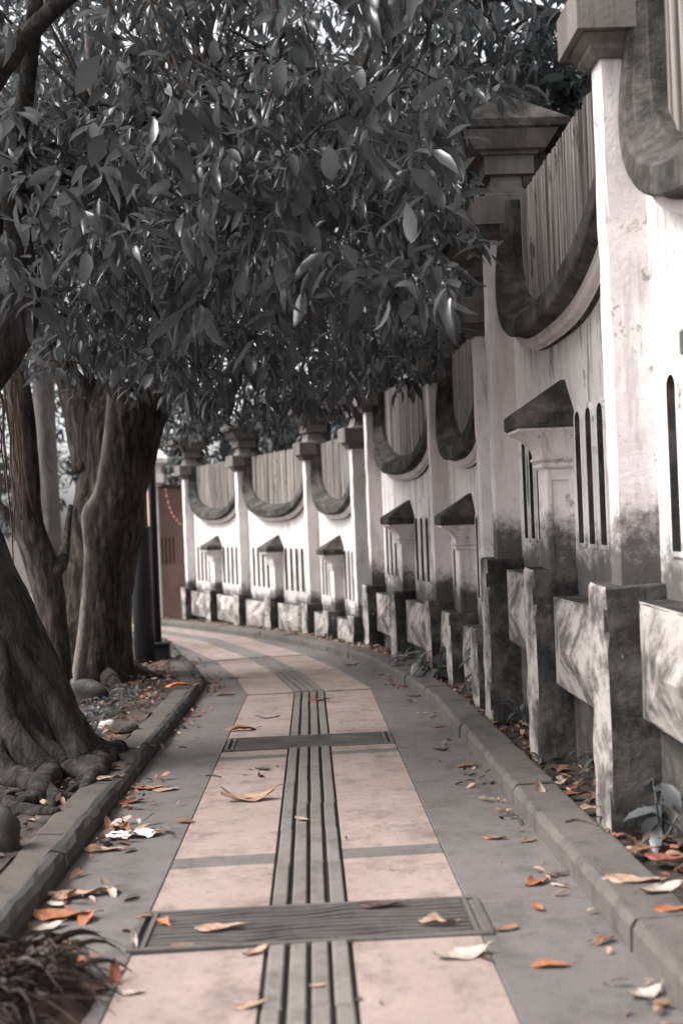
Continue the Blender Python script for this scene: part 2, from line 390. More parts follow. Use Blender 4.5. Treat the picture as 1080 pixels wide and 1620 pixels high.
# right kerb (in stones) and soil bed between kerb and wall
KR = [(1.10, -3), (1.12, 5), (1.13, 10.2), (.97, 12.3), (.70, 14.5), (.15, 16.7), (-.62, 18.9), (-1.75, 21.5), (-3.1, 24.2), (-5.3, 27.8), (-8.4, 31.6)]
KL = [(-1.22, -3), (-1.24, 5), (-1.265, 8), (-1.275, 12.6), (-1.60, 14.4), (-1.98, 16.2), (-2.62, 19.4), (-4.1, 22.8), (-6.6, 27.0), (-9.9, 31.2)]
def poly_res(P, step):
    P = [Vector(p) for p in P]; S_ = [0]
    for i in range(1, len(P)): S_.append(S_[-1]+(P[i]-P[i-1]).length)
    n = int(S_[-1]/step); out = []
    for k in range(n+1):
        s = S_[-1]*k/n; i = max(j for j in range(len(P)-1) if S_[j] <= s+1e-9); t = (s-S_[i])/(S_[i+1]-S_[i]); out.append(P[i].lerp(P[i+1], t))
    return out
def run_stones(name, poly, step, prof, mat, parent, jig=.004, sub=1, jit=.0):
    pts = poly_res(poly, step/sub); mi = miters(pts)
    i = 0
    while i+sub < len(pts):
        org = Vector((pts[i].x, pts[i].y, gz(pts[i].y))); loops = []
        j1, j2 = random.uniform(-jig, jig), random.uniform(-jig, jig)
        for k in range(i, i+sub+1):
            p = pts[k]; dirv = (pts[min(k+1, len(pts)-1)]-pts[max(k-1, 0)]).normalized()
            sh = .007 if k == i else (-.007 if k == i+sub else 0); q = p+dirv*sh
            loops.append([Vector((q.x+mi[k].x*(o+j1)+random.uniform(-jit, jit), q.y+mi[k].y*(o+j1)+random.uniform(-jit, jit), gz(q.y)+z+j2+random.uniform(-jit, jit)*.7))-org for o, z in prof])
        b = MB(); b.loft(loops); link(name, b.mesh(name, mat), T(*org), parent); i += sub
kr = tag(link('kerb_right', None, T(1.1, 0, 0)), kind='structure')
kl = tag(link('kerb_left', None, T(-1.33, 0, 0)), kind='structure')
run_stones('kerb_stone', KR, 1.15, [(-.0, -.10), (0.0, .085), (.018, .115), (.03, .12), (.235, .125), (.25, .118), (.25, -.10)], M_KERB, kr, .008, 8, .004)
run_stones('kerb_edge_stone', KL, 0.75, [(.0, -.08), (.012, .03), (-.002, .075), (-.03, .098), (-.065, .102), (-.09, .085), (-.10, .06), (-.10, -.08)], M_KERBD, kl, .012, 6, .007)
run_stones('verge_slab', [(x-.10, y) for x, y in KL], 1.25, [(.0, -.08), (0, .070), (-.155, .078), (-.17, .07), (-.17, -.08)], M_VERGE, kl, .006, 6, .004)
def bump(x, y, s=1.0):
    return s*(.018*math.sin(3.1*x+1.3*y)+.014*math.sin(7.7*x-5.1*y+1)+.010*math.sin(13*x+11*y))
def bed(name, poly, o0, o1, base, amp):
    pts = poly_res(poly, .14); mi = miters(pts); n = max(4, int(abs(o1-o0)/.12)); v = []; f = []
    for i, p in enumerate(pts):
        for k in range(n+1):
            o = o0+(o1-o0)*k/n; x, y = p.x+mi[i].x*o, p.y+mi[i].y*o
            v.append((x, y, gz(y)+base+bump(x, y, amp)+random.uniform(-.006, .006)))
    for i in range(len(pts)-1):
        for k in range(n): a = i*(n+1)+k; f.append((a, a+1, a+n+2, a+n+1))
    b = MB(); b.add(v, f); return tag(link(name, b.mesh(name, M_SOIL, True)), kind='structure')
bed('wall_bed', KR, .24, .95, .055, .6)
bed('tree_bed', KL, -.26, -4.4, .06, 1.0)

# ------------------------------------------------------------------ the boundary wall
L0 = 3.5
SPR, UB, UA = 3.66, .68, 1.53                                # swag opening: spring height, semi-height, half width
def swag(n=40, a=UA, b=UB, e=2.55, ztop=4.02):
    """inner outline of the U, from top of the near arm to the top of the far arm: (u, z, normal u, normal z)"""
    pts = [(-a, ztop)]+[(-a, ztop+(SPR-ztop)*t) for t in (.35, .7)]
    for k in range(n+1):
        t = math.pi+math.pi*k/n; c, s = math.cos(t), math.sin(t)
        pts.append((math.copysign(abs(c)**(2/e), c)*a, SPR+math.copysign(abs(s)**(2/e), s)*b))
    pts += [(a, ztop+(SPR-ztop)*t) for t in (.7, .35)]+[(a, ztop)]
    out = []
    for i in range(len(pts)):
        p, q = pts[max(0, i-1)], pts[min(len(pts)-1, i+1)]; du, dz = q[0]-p[0], q[1]-p[1]; l = math.hypot(du, dz) or 1
        out.append((pts[i][0]+L0/2, pts[i][1], dz/l*1.0, -du/l))
    return out
def swag_mesh():
    prof = [(-.004, -.10), (-.004, .008), (.018, .03), (.07, .125), (.082, .13), (.092, .185), (.11, .205), (.235, .205), (.25, .195), (.252, .12), (.265, .105), (.31, .10), (.33, .085), (.335, .045), (.35, .04), (.352, -.01)]
    loops = []
    for u, z, nu, nz in swag():
        k = max(0.0, min(1.0, (4.05-z)/1.05)); kr_, kd = .26+.74*k**1.7, .40+.60*k**1.3   # thick in the belly, slim up the arms
        loops.append([(u+nu*r*kr_, d*(kd if d > 0 else 1), z+nz*r*kr_) for r, d in prof])
    b = MB(); n = len(prof)
    b.loft(loops)
    for k in range(len(loops)-1):                             # the thin lip under the fascia keeps its paint
        for i in range(10, 14): b.m[k*n+i] = 1
    return b.mesh('swag_moulding', [M_MOULD, M_SHAFT])
SLOT_W, SLOT_Z0, SLOT_Z1 = .135, 1.27, 2.12
def slot_loop(w, z0, z1, n=8):
    r = w/2; pts = [(-r, z0), (r, z0)]
    for k in range(n+1): t = math.pi*k/n; pts.append((math.cos(t)*r, z1-r+math.sin(t)*r))
    return pts
SLOT_U = [.36+.2625*k for k in range(5)]; SLOT_U += [L0-u for u in SLOT_U]
def panel_mesh():
    cu = bpy.data.curves.new('panel', 'CURVE'); cu.dimensions = '2D'; cu.fill_mode = 'BOTH'; cu.extrude = .05
    U = swag()
    outer = [(0.0, .75), (L0, .75), (L0, 4.0)]+[(u, min(z, 4.0)) for u, z, _, _ in reversed(U)]+[(0.0, 4.0)]
    for pts in [outer]+[[(u+x, z) for x, z in slot_loop(SLOT_W, SLOT_Z0, SLOT_Z1)] for u in SLOT_U]:
        sp = cu.splines.new('POLY'); sp.points.add(len(pts)-1); sp.use_cyclic_u = True
        for p, q in zip(sp.points, pts): p.co = (q[0], q[1], 0, 1)
    o = bpy.data.objects.new('panel_tmp', cu); COL.objects.link(o); bpy.context.view_layer.update()
    me = bpy.data.meshes.new_from_object(o.evaluated_get(bpy.context.evaluated_depsgraph_get()))
    bpy.data.objects.remove(o)
    n = len(me.vertices); co = np.empty(n*3); me.vertices.foreach_get('co', co); co = co.reshape(-1, 3)
    co = np.stack([co[:, 0], co[:, 2]-.05, co[:, 1]], 1); me.vertices.foreach_set('co', co.ravel()); me.flip_normals()
    me.materials.clear(); me.materials.append(M_PLASTER); me.materials.append(M_RECESS); me.name = 'bay_panel'; me.update()
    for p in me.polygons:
        if abs(p.normal.y) < .3 and 1.2 < p.center.z < 2.16 and .1 < p.center.x < L0-.1: p.material_index = 1   # slot reveals take the darker colour that paints in their shade
    return me
def ring_mesh():
    a = slot_loop(SLOT_W-.012, SLOT_Z0+.006, SLOT_Z1-.006); b_ = slot_loop(SLOT_W+.05, SLOT_Z0-.02, SLOT_Z1+.025); n = len(a)
    loops = [[(x, -.03, z) for x, z in a], [(x, .014, z) for x, z in a], [(x, .014, z) for x, z in b_], [(x, -.004, z) for x, z in b_]]
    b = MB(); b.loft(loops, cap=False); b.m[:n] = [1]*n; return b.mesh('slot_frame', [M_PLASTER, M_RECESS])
def rect(hu, d0, d1, z): return [(-hu, d0, z), (hu, d0, z), (hu, d1, z), (-hu, d1, z)]
def post_meshes():
    s = MB(); rough_box(s, -.08, .08, -.06, .21, 1.06, 3.76, .004, .16, 0, .009)
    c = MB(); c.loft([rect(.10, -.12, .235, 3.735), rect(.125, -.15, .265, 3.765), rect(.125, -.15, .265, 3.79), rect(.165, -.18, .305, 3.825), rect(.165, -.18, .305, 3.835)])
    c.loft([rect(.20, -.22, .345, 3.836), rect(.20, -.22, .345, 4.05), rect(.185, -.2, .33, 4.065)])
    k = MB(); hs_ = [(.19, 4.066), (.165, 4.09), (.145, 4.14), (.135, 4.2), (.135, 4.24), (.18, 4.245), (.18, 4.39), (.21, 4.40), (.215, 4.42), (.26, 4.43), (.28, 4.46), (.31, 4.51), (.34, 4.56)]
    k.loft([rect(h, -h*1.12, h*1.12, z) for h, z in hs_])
    r = MB(); r.loft([rect(.345, -.45, .45, 4.561), rect(.36, -.47, .47, 4.575), rect(.36, -.47, .47, 4.635), rect(.34, -.45, .45, 4.65), rect(.02, -.02, .02, 4.95)])
    core = MB(); core.box(-.15, .15, -.30, -.105, 2.6, 4.42, bev=.01)
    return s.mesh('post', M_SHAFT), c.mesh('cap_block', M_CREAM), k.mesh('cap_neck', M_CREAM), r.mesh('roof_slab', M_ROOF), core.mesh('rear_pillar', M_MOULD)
def pil_meshes():
    s = MB(); rough_box(s, -.125, .125, -.03, .18, 1.06, 1.772, .004, .13, 0, .009)
    for d0, d1, z0_, z1_ in ((.0, .03, 1.16, 1.72), (.145, .175, 1.16, 1.72), (.031, .144, 1.69, 1.72)):       # raised border on both flanks
        for sx in (-1, 1): s.box(min(sx*.1255, sx*.134), max(sx*.1255, sx*.134), d0, d1, z0_, z1_)
    c = MB(); c.loft([rect(.135, -.01, .19, 1.765), rect(.15, -.01, .205, 1.78), rect(.15, -.01, .205, 1.80), rect(.135, -.01, .19, 1.805), rect(.16, -.01, .22, 1.825), rect(.16, -.01, .22, 1.84)])
    k = MB(); k.loft([rect(.14+.055*t**2.2, -.01, .20+.15*t**2.2, 1.841+.17*t) for t in [i/8 for i in range(9)]]+[rect(.205, -.01, .36, 2.012), rect(.205, -.01, .36, 2.03)])
    for o_ in (0, .05):                                       # fillets that follow the hollow of the corbel
        for sx in (-1, 1): k.loft([[(sx*(.139+.055*t**2.2), .205+.15*t**2.2-o_-.012, 1.841+.17*t), (sx*(.139+.055*t**2.2), .205+.15*t**2.2-o_, 1.841+.17*t), (sx*(.150+.055*t**2.2), .205+.15*t**2.2-o_, 1.841+.17*t), (sx*(.150+.055*t**2.2), .205+.15*t**2.2-o_-.012, 1.841+.17*t)] for t in [i/8 for i in range(9)]])
    r = MB(); r.loft([rect(.215, -.01, .36, 2.031), rect(.23, -.01, .375, 2.045), rect(.23, -.01, .375, 2.125), rect(.215, -.01, .36, 2.14), rect(.01, -.01, .03, 2.36)])
    # small moulded square on the near and the far eave
    for sx in (-1, 1): r.box(min(sx*.228, sx*.245), max(sx*.228, sx*.245), .17, .26, 2.055, 2.115, bev=.008)
    return s.mesh('pilaster', M_SHAFT), c.mesh('astragal', M_SHAFT), k.mesh('corbel', M_SHAFT), r.mesh('lean_roof', M_ROOF)
def pedestal_mesh(bottom, w=.16, front=.32, top=1.11):
    b = MB(); rough_box(b, -w, w, -.02, front, bottom, top, .011)
    me = b.mesh('pedestal', [M_DARK, M_BLOCK])
    for p in me.polygons:
        if p.normal.y > .35 and p.center.y > front-.05: p.material_index = 1           # the faces towards the path keep their paint
    return me
def block_mesh(bottom, ln):
    u0, u1, z0, z1 = .17, ln-.17, max(bottom, .42), 1.0; um, zm = (u0+u1)/2, (z0+z1)/2
    b = MB(); rough_box(b, u0, u1, .0, .165, z0, z1, .008, .12, 1)
    b.add([(u0+.004, .160, z0+.004), (u1-.004, .160, z0+.004), (u1-.004, .160, z1-.004), (u0+.004, .160, z1-.004), (um-.10, .262, zm), (um+.10, .262, zm)], [(0, 1, 5, 4), (1, 2, 5), (2, 3, 4, 5), (3, 0, 4)], 0)
    return b.mesh('diamond_block', [M_BLOCK, M_DARK])
ME_PANEL, ME_SWAG, ME_RING = panel_mesh(), swag_mesh(), ring_mesh()
ME_POST, ME_PIL = post_meshes(), pil_meshes()
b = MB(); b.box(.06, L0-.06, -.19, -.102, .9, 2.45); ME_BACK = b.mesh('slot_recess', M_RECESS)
slat_variants = []
for k in range(4):
    b = MB(); x = .026+.002*k
    b.loft([[(-x, -.022, z), (x, -.022, z), (x*.8, .024, z), (-x*.8, .024, z)] for z in (2.6, 3.3, 4.03)]); slat_variants.append(b.mesh('slat', M_SLAT))
b = MB(); b.box(.28, L0-.28, -.16, -.112, 3.72, 3.79); b.box(.28, L0-.28, -.16, -.112, 3.2, 3.27); ME_RAIL = b.mesh('slat_rail', M_SLAT)

def build_wall(name, nodes, z0, bottoms, label, first_ped=True):
    """nodes: pedestal front near corners (x, y) of the posts, in order away from the camera"""
    bm_loc = bottoms-z0
    root = empty(name, (nodes[0][0]+.3, nodes[0][1], bottoms)); tag(root, label, 'wall', 'sections of the boundary wall', 'thing')
    ped = pedestal_mesh(bm_loc); P = [Vector(n) for n in nodes]
    dirs = [(P[i+1]-P[i]).normalized() for i in range(len(P)-1)]
    blk = block_mesh(bm_loc, L0/2)
    bb = MB(); rough_box(bb, .0, L0, -.12, .06, bm_loc, .93, .03, .16); me_base = bb.mesh('base_course', M_BASE)
    def frame(p, d, front=.32, shift=.16):
        n = Vector((-d.y, d.x)); q = p+d*shift-n*front
        m = Matrix(((d.x, n.x, 0, q.x), (d.y, n.y, 0, q.y), (0, 0, 1, z0), (0, 0, 0, 1))); return m
    for i, p in enumerate(P):
        d = dirs[i] if i == 0 else (dirs[i-1] if i == len(P)-1 else (dirs[i]+dirs[i-1]).normalized())
        W = frame(p, d); post = link('post', ME_POST[0], W, root)
        link('pedestal', ped, W, post)
        for nm, me in zip(('cap_block', 'cap_neck', 'roof_slab', 'rear_pillar'), ME_POST[1:]): link(nm, me, W, post)
    for i, d in enumerate(dirs):
        ln = (P[i+1]-P[i]).length; sx = ln/L0
        W = frame(P[i], d) @ Matrix.Diagonal((sx, 1, 1, 1))
        pan = link('bay_panel', ME_PANEL, W, root)
        link('slot_recess', ME_BACK, W, pan); link('swag_moulding', ME_SWAG, W, pan); link('slat_rail', ME_RAIL, W, pan)
        for u in SLOT_U: link('slot_frame', ME_RING, W @ T(u, 0, 0), pan)
        u = .265
        while u < L0-.26:
            link('slat', random.choice(slat_variants), W @ T(u, -.085+random.uniform(-.006, .006), random.uniform(-.012, .006)) @ Matrix.Rotation(random.uniform(-.008, .008), 4, 'Y'), pan); u += .074
        link('base_course', me_base, W, root)
        for k in (0, 1): link('diamond_block', blk, W @ T(k*L0/2, random.uniform(-.012, .012), random.uniform(-.05, .03)) @ Matrix.Rotation(random.uniform(-.012, .012), 4, 'Y'), pan)
        Wp = frame(P[i], d) @ T(ln/2, 0, 0)
        pil = link('pilaster', ME_PIL[0], Wp, root); link('pedestal', ped, Wp @ T(0, random.uniform(-.015, .015), random.uniform(-.03, .02)) @ Matrix.Rotation(random.uniform(-.01, .01), 4, 'Y'), pil)
        for nm, me in zip(('astragal', 'corbel', 'lean_roof'), ME_PIL[1:]): link(nm, me, Wp, pil)
    return root
def remat(me, m):
    c = me.copy(); c.materials[0] = m; return c
WALL_C = build_wall('boundary_wall', [(1.42, 1.72), (1.42, 5.22), (1.42, 8.72)], 0.0, -.45, 'nearest and tallest section of the stained white wall with swag openings')
WALL_B = build_wall('boundary_wall', [(1.43, 9.50), (1.39, 12.85), (.82, 16.20)], -.66, -.75, 'middle section of the stained white wall, one step lower, starting behind the tall post')
ME_PANEL, ME_RING = remat(ME_PANEL, M_PLASTER_A), remat(ME_RING, M_PLASTER_A)
ME_POST = (remat(ME_POST[0], M_SHAFT_A),)+ME_POST[1:]; ME_PIL = (remat(ME_PIL[0], M_SHAFT_A), remat(ME_PIL[1], M_SHAFT_A), remat(ME_PIL[2], M_SHAFT_A), ME_PIL[3])
WALL_A = build_wall('boundary_wall', [(.62, 16.75), (-.11, 19.6), (-1.56, 22.85), (-3.05, 26.0)], -1.17, -1.15, 'farthest and brightest section of the white wall, three bays round the bend')

# ------------------------------------------------------------------ drain grates in the path
def grate(sg, o0, o1, label):
    a, b = sg; org = pc((a+b)/2, (o0+o1)/2, 0)
    root = empty('drain_grate', org); tag(root, label, 'drain grate', 'drain grates across the path')
    W, D = (o1-o0)/2, (b-a)/2; sl = Matrix.Rotation(math.atan(-.0335), 4, 'X'); Wm = T(*org) @ sl
    m = MB(); m.box(-W, W, -D, D, -.03, -.006); link('tray', m.mesh('tray', M_JOINT), Wm, root)
    f = MB(); t = .022
    f.box(-W, W, -D, -D+t, -.02, .012, bev=.003); f.box(-W, W, D-t, D, -.02, .012, bev=.003); f.box(-W, -W+t, -D+t, D-t, -.02, .011); f.box(W-t, W, -D+t, D-t, -.02, .011)
    f.box(-W+.05, -W+.068, -D+t, D-t, -.02, .010); f.box(W-.068, W-.05, -D+t, D-t, -.02, .010)
    link('frame', f.mesh('frame', M_IRON), Wm, root)
    nr = 11
    for k in range(nr):                                       # cast ridges that run like wood grain round two knots
        y0 = -D+t+.015+(2*D-2*t-.03)*k/(nr-1); r = MB(); pts = []
        for i in range(29):
            x = -W+.075+(2*W-.15)*i/28; y = y0
            for kx, ky, s_ in ((-.35*W, .2*D, .5), (.25*W, -.25*D, .6), (.8*W, .3*D, .4)):
                y += (y0-ky)*s_*math.exp(-((x-kx)/.13)**2)*.5
            y = max(-D+t+.006, min(D-t-.006, y+.006*math.sin(9*x+k*1.7))); pts.append((x, y))
        hw = .0085+.002*(k % 2)
        r.loft([[(x, y-hw, -.012), (x, y+hw, -.012), (x, y+hw*.6, .006), (x, y-hw*.6, .006)] for x, y in pts])
        link('ridge', r.mesh('ridge', M_IRON), Wm, root)
grate(grates_s[0], -.70, .72, 'wider dark drain grate nearest the camera, strewn with dry leaves')
grate(grates_s[1], -.66, .665, 'dark drain grate farther up the path, right above a grey band')

# ------------------------------------------------------------------ leaves
LT = np.array([(0, 0, 0), (0, .25, -.012), (0, .55, -.05), (0, .8, -.11), (0, 1, -.2),
               (-.14, .22, .03), (-.19, .52, .0), (-.12, .79, -.07), (.14, .22, .03), (.19, .52, .0), (.12, .79, -.07)])
LF = [(0, 1, 5), (5, 1, 2, 6), (6, 2, 3, 7), (7, 3, 4), (0, 8, 1), (1, 8, 9, 2), (2, 9, 10, 3), (3, 10, 4)]
def leaf_mesh_single(name, mat, w=1.0, curl=1.0):
    b = MB(); v = LT.copy(); v[:, 0] *= w; v[:, 2] *= curl; b.add(v, LF); return b.mesh(name, mat, True)
def frames(dirs, up):
    y = dirs/np.linalg.norm(dirs, axis=1, keepdims=True); x = np.cross(y, up); x /= np.maximum(1e-6, np.linalg.norm(x, axis=1, keepdims=True)); z = np.cross(x, y)
    return np.stack([x, y, z], 2)                             # columns
def leaf_batch(pos, Rm, size, width):
    t = LT[None]*np.stack([size*width, size, size*rng.uniform(.2, 2.6, len(size))], 1)[:, None, :]
    return np.einsum('nij,nkj->nki', Rm, t)+pos[:, None, :]
def leaves_mesh(name, mat, V):
    n = len(V); k = LT.shape[0]; me = bpy.data.meshes.new(name)
    me.vertices.add(n*k); me.vertices.foreach_set('co', V.reshape(-1).astype(np.float32))
    loops = np.array([i for f in LF for i in f]); lens = np.array([len(f) for f in LF]); st = np.concatenate([[0], np.cumsum(lens)[:-1]])
    allp = (loops[None]+np.arange(n)[:, None]*k).ravel(); tot = len(loops)
    me.loops.add(n*tot); me.loops.foreach_set('vertex_index', allp.astype(np.int32))
    me.polygons.add(n*len(LF)); me.polygons.foreach_set('loop_start', (st[None]+np.arange(n)[:, None]*tot).ravel().astype(np.int32))
    me.polygons.foreach_set('use_smooth', np.ones(n*len(LF), bool))
    me.materials.append(mat); me.update(calc_edges=True); me.validate(); return me
def unit(n):
    v = rng.normal(size=(n, 3)); return v/np.linalg.norm(v, axis=1, keepdims=True)
def clusters_to_leaves(C, per, size, droop=.55, width=(.5, 1.1)):
    n = len(C); axis = unit(n)*.7+np.array([0, 0, -.25]); pos = []; dirs = []; sz = []
    c = np.repeat(C, per, 0); ax = np.repeat(axis, per, 0)
    r = unit(n*per); d = r+ax*.5; d[:, 2] -= droop*rng.random(n*per)
    d /= np.linalg.norm(d, axis=1, keepdims=True); s = size[0]+(size[1]-size[0])*rng.random(n*per)**1.4
    p = c+d*(s*.25)[:, None]+rng.normal(size=(n*per, 3))*.05
    up = unit(n*per)*.6+np.array([0, 0, 1.0])
    return p, frames(d, up), s, width[0]+(width[1]-width[0])*rng.random(n*per)
def proj_np(P):
    q = P-np.array([0, 0, H]); z = q@np.array(fwv); z = np.where(z < .1, .1, z)
    return 540+F_PX*(q@np.array(rt))/z, 810-F_PX*(q@np.array(upv))/z, z
def inside(px, py, poly):
    r = np.zeros(len(px), bool); n = len(poly); j = n-1
    for i in range(n):
        xi, yi = poly[i]; xj, yj = poly[j]
        c = ((yi > py) != (yj > py)) & (px < (xj-xi)*(py-yi)/(yj-yi+1e-9)+xi); r ^= c; j = i
    return r

# ------------------------------------------------------------------ trees: trunks, limbs, crowns
def crown(tree, C, per, size, mat, mat1, nobj, near=None, droop=.55, label=None):
    p, Rm, s, wd = clusters_to_leaves(C, per, size, droop)
    if nobj:
        x, y, z = proj_np(p+np.array(Rm[:, :, 1])*(s*.5)[:, None]); vis = (x > -20) & (x < 1100) & (y > -20) & (y < 1640)
        score = np.where(vis, s/z, 0); order = np.argsort(-score)
        idx = order[:nobj]; mask = np.ones(len(p), bool); mask[idx] = False
        va = [leaf_mesh_single('leaf', mat1, a, c) for a, c in ((.7, 1), (1.05, 1.6), (1.25, .5), (.85, 2.4), (1.1, 1.0), (.95, -.8))]
        for k, i in enumerate(idx):
            m = Matrix([list(r) for r in Rm[i]]).to_4x4(); m.translation = p[i]
            link('leaf', va[k % 6], m @ Matrix.Scale(float(s[i]), 4), tree)
        p, Rm, s, wd = p[mask], Rm[mask], s[mask], wd[mask]
    V = leaf_batch(p, Rm, s, wd)
    o = link('crown', leaves_mesh('crown', mat, V), None, tree); o['kind'] = 'stuff'
    return o
def limbs(b, tip_pts, anchors, r0, r1, n=6, wob=.12):
    """thin branches from the nearest anchor point to each tip"""
    A = np.array([tuple(a) for a in anchors])
    for tpt in tip_pts:
        d = np.linalg.norm(A-tpt, axis=1)+np.abs(A[:, 2]-tpt[2])*.3; k = int(np.argmin(d)); a = Vector(A[k]); e = Vector(tpt)
        m1 = a.lerp(e, .35)+Vector(rng.normal(size=3)*wob)+Vector((0, 0, .12)); m2 = a.lerp(e, .7)+Vector(rng.normal(size=3)*wob)
        pts = spline([a, m1, m2, e], 4); b.tube(pts, lerp_list([r0, r1], len(pts)), 5)
def bark_displace(me, amp, f, zf):
    co = np.empty(len(me.vertices)*3); me.vertices.foreach_get('co', co); co = co.reshape(-1, 3); no = np.empty_like(co); me.vertices.foreach_get('normal', no.reshape(-1)) if False else None
    nn_ = [tuple(v.normal) for v in me.vertices]; out = []
    for p, q in zip(co, nn_):
        a = mnoise.noise(Vector((p[0]*f, p[1]*f, p[2]*f*zf))); c = mnoise.noise(Vector((p[0]*f*2.7+5, p[1]*f*2.7, p[2]*f*zf*2.7)))
        d = amp*(abs(a)*1.4-.5)+amp*.5*c; out.append((p[0]+q[0]*d, p[1]+q[1]*d, p[2]+q[2]*d))
    me.vertices.foreach_set('co', np.array(out).ravel()); me.update(); return me
def trunk_tube(b, pts, rad, n=16, per=6, flute=.06, rough=.015, ph=0):
    q = spline(pts, per); b.tube(q, lerp_list(rad, len(q)), n, 0, flute, rough, ph)

# --- near fig tree with buttress roots (left edge of the picture)
fig = empty('fig_tree', (-2.35, 7.75, gz(7.75)+.05))
tag(fig, 'big dark fig tree with spreading buttress roots beside the left kerb', 'tree')
b = MB()
z0 = gz(7.8)
trunk_tube(b, [(-2.15, 7.8, z0-.1), (-2.22, 7.85, z0+.35), (-2.42, 7.9, z0+.95), (-2.68, 7.95, z0+1.7), (-2.95, 8.0, z0+2.5), (-3.15, 8.0, z0+3.3), (-3.0, 8.0, z0+4.6), (-2.6, 8.1, z0+6.0)], [.50, .43, .42, .42, .40, .34, .24, .12], 72, 12, .15, .004, .6)
trunk_tube(b, [(-2.9, 8.0, z0+2.3), tuple(at(-30, 610, 8.0)), tuple(at(42, 485, 8.0)), tuple(at(20, 300, 7.8)), tuple(at(45, 120, 7.4)), tuple(at(75, -80, 7.0)), tuple(at(180, -320, 6.8))], [.18, .15, .11, .08, .06, .045, .03], 10)
trunk_tube(b, [(-2.95, 7.9, z0+2.9), (-2.2, 7.2, z0+4.4), (-1.1, 6.6, z0+5.2), (.2, 6.4, z0+5.5)], [.14, .08, .05, .03], 9)
trunk_tube(b, [(-3.1, 7.9, z0+3.2), (-1.9, 8.6, z0+4.6), (-.7, 8.4, z0+5.1), (.6, 8.0, z0+4.9)], [.14, .08, .05, .02], 9)
trunk_tube(b, [tuple(at(612, -40, 6.6)), tuple(at(585, 70, 6.6)), tuple(at(545, 180, 6.6)), tuple(at(520, 260, 6.8)), tuple(at(470, 330, 7))], [.03, .024, .02, .012, .006], 6)
trunk_tube(b, [tuple(at(560, 140, 6.6)), tuple(at(600, 112, 6.4)), tuple(at(660, 105, 6.2))], [.012, .01, .005], 5)
for pp, rr_ in (([(430, -30), (440, 90), (418, 180), (400, 250), (380, 300)], [.022, .018, .014, .01, .005]), ([(700, -30), (680, 40), (655, 110), (610, 150), (560, 172)], [.02, .016, .012, .01, .005]),
                ([(250, 30), (300, 90), (360, 120), (420, 105)], [.02, .015, .01, .005]), ([(545, 180), (500, 205), (470, 240), (455, 280)], [.012, .01, .008, .004]), ([(760, 60), (730, 110), (715, 160), (690, 190)], [.012, .01, .007, .004])):
    trunk_tube(b, [tuple(at(x, y, 6.0)) for x, y in pp], rr_, 6)
link('trunk', bark_displace(b.mesh('trunk', M_FIG, True), .014, 6, .35), None, fig)
fig_anchor = [(-2.2, 7.2, z0+4.4), (-1.1, 6.6, z0+5.2), (.2, 6.4, z0+5.5), (-1.9, 8.6, z0+4.6), (-.7, 8.4, z0+5.1), (.6, 8.0, z0+4.9), tuple(at(20, 300, 7.8)), tuple(at(45, 120, 7.4)), (-1.5, 8.2, z0+4.9), (-.2, 7.6, z0+5.1)]
def root(name, px, rad, tree, mat=M_FIG, dz=.07, lift=None, n=10):
    P = []
    for k, (x, y) in enumerate(px):
        g = gp(x, y, dz); l = (lift[k] if lift else 0.0); P.append((g.x, g.y, g.z+l))
    m = MB(); q = spline(P, 5); m.tube(q, lerp_list(rad, len(q)), n, 0, .12, .02, random.random()*6)
    return link(name, m.mesh(name, mat, True), None, tree)
ax_z = [0, .35, .95, 1.7, 2.5]; ax_x = [-2.15, -2.22, -2.42, -2.68, -2.95]; ax_y = [7.8, 7.85, 7.9, 7.95, 8.0]; ax_r = [.50, .43, .42, .42, .40]
def fig_root(phi, top_h, length, r, wav, seed):
    """a rib that runs down the flank of the trunk and out over the soil"""
    q = random.Random(seed); P = []; Rr = []; zb = gz(7.8)
    for k in range(6):
        h_ = top_h*(1-k/5)**1.15+.10; x, y, rad = np.interp(h_, ax_z, ax_x), np.interp(h_, ax_z, ax_y), np.interp(h_, ax_z, ax_r)
        ph = phi+.16*math.sin(k*1.3+seed); dd = rad*.93+.18*(1-h_/(top_h+.1))**3
        P.append(Vector((x+math.cos(ph)*dd, y+math.sin(ph)*dd, zb+h_))); Rr.append(r*(.35+.75*k/5))
    ph = phi; p = P[-1].copy(); step = length*1.25/6
    for k in range(6):
        ph += q.uniform(-wav, wav); p = p+Vector((math.cos(ph)*step, math.sin(ph)*step, 0))
        p.x = min(p.x, -1.50); p.z = gz(p.y)+.06+bump(p.x, p.y, 1.0)+.045-.007*k; P.append(p.copy()); Rr.append(max(.014, r*(.92-.13*k)))
    m = MB(); c = spline(P, 4); m.tube(c, lerp_list(Rr, len(c)), 10, 0, .10, .035, seed); link('root', m.mesh('root', M_FIG, True), None, fig)
    if length > .5:
        p = P[8].copy(); ph += q.choice((-.9, .9)); Q = [p]
        for k in range(4): ph += q.uniform(-.4, .4); p = p+Vector((math.cos(ph)*.13, math.sin(ph)*.13, 0)); p.x = min(p.x, -1.5); p.z = gz(p.y)+.06+bump(p.x, p.y, 1.0)+.015-.006*k; Q.append(p.copy())
        m = MB(); c = spline(Q, 3); m.tube(c, lerp_list([r*.45, r*.15], len(c)), 8, 0, .1, .04, seed); link('root', m.mesh('root', M_FIG, True), None, fig)
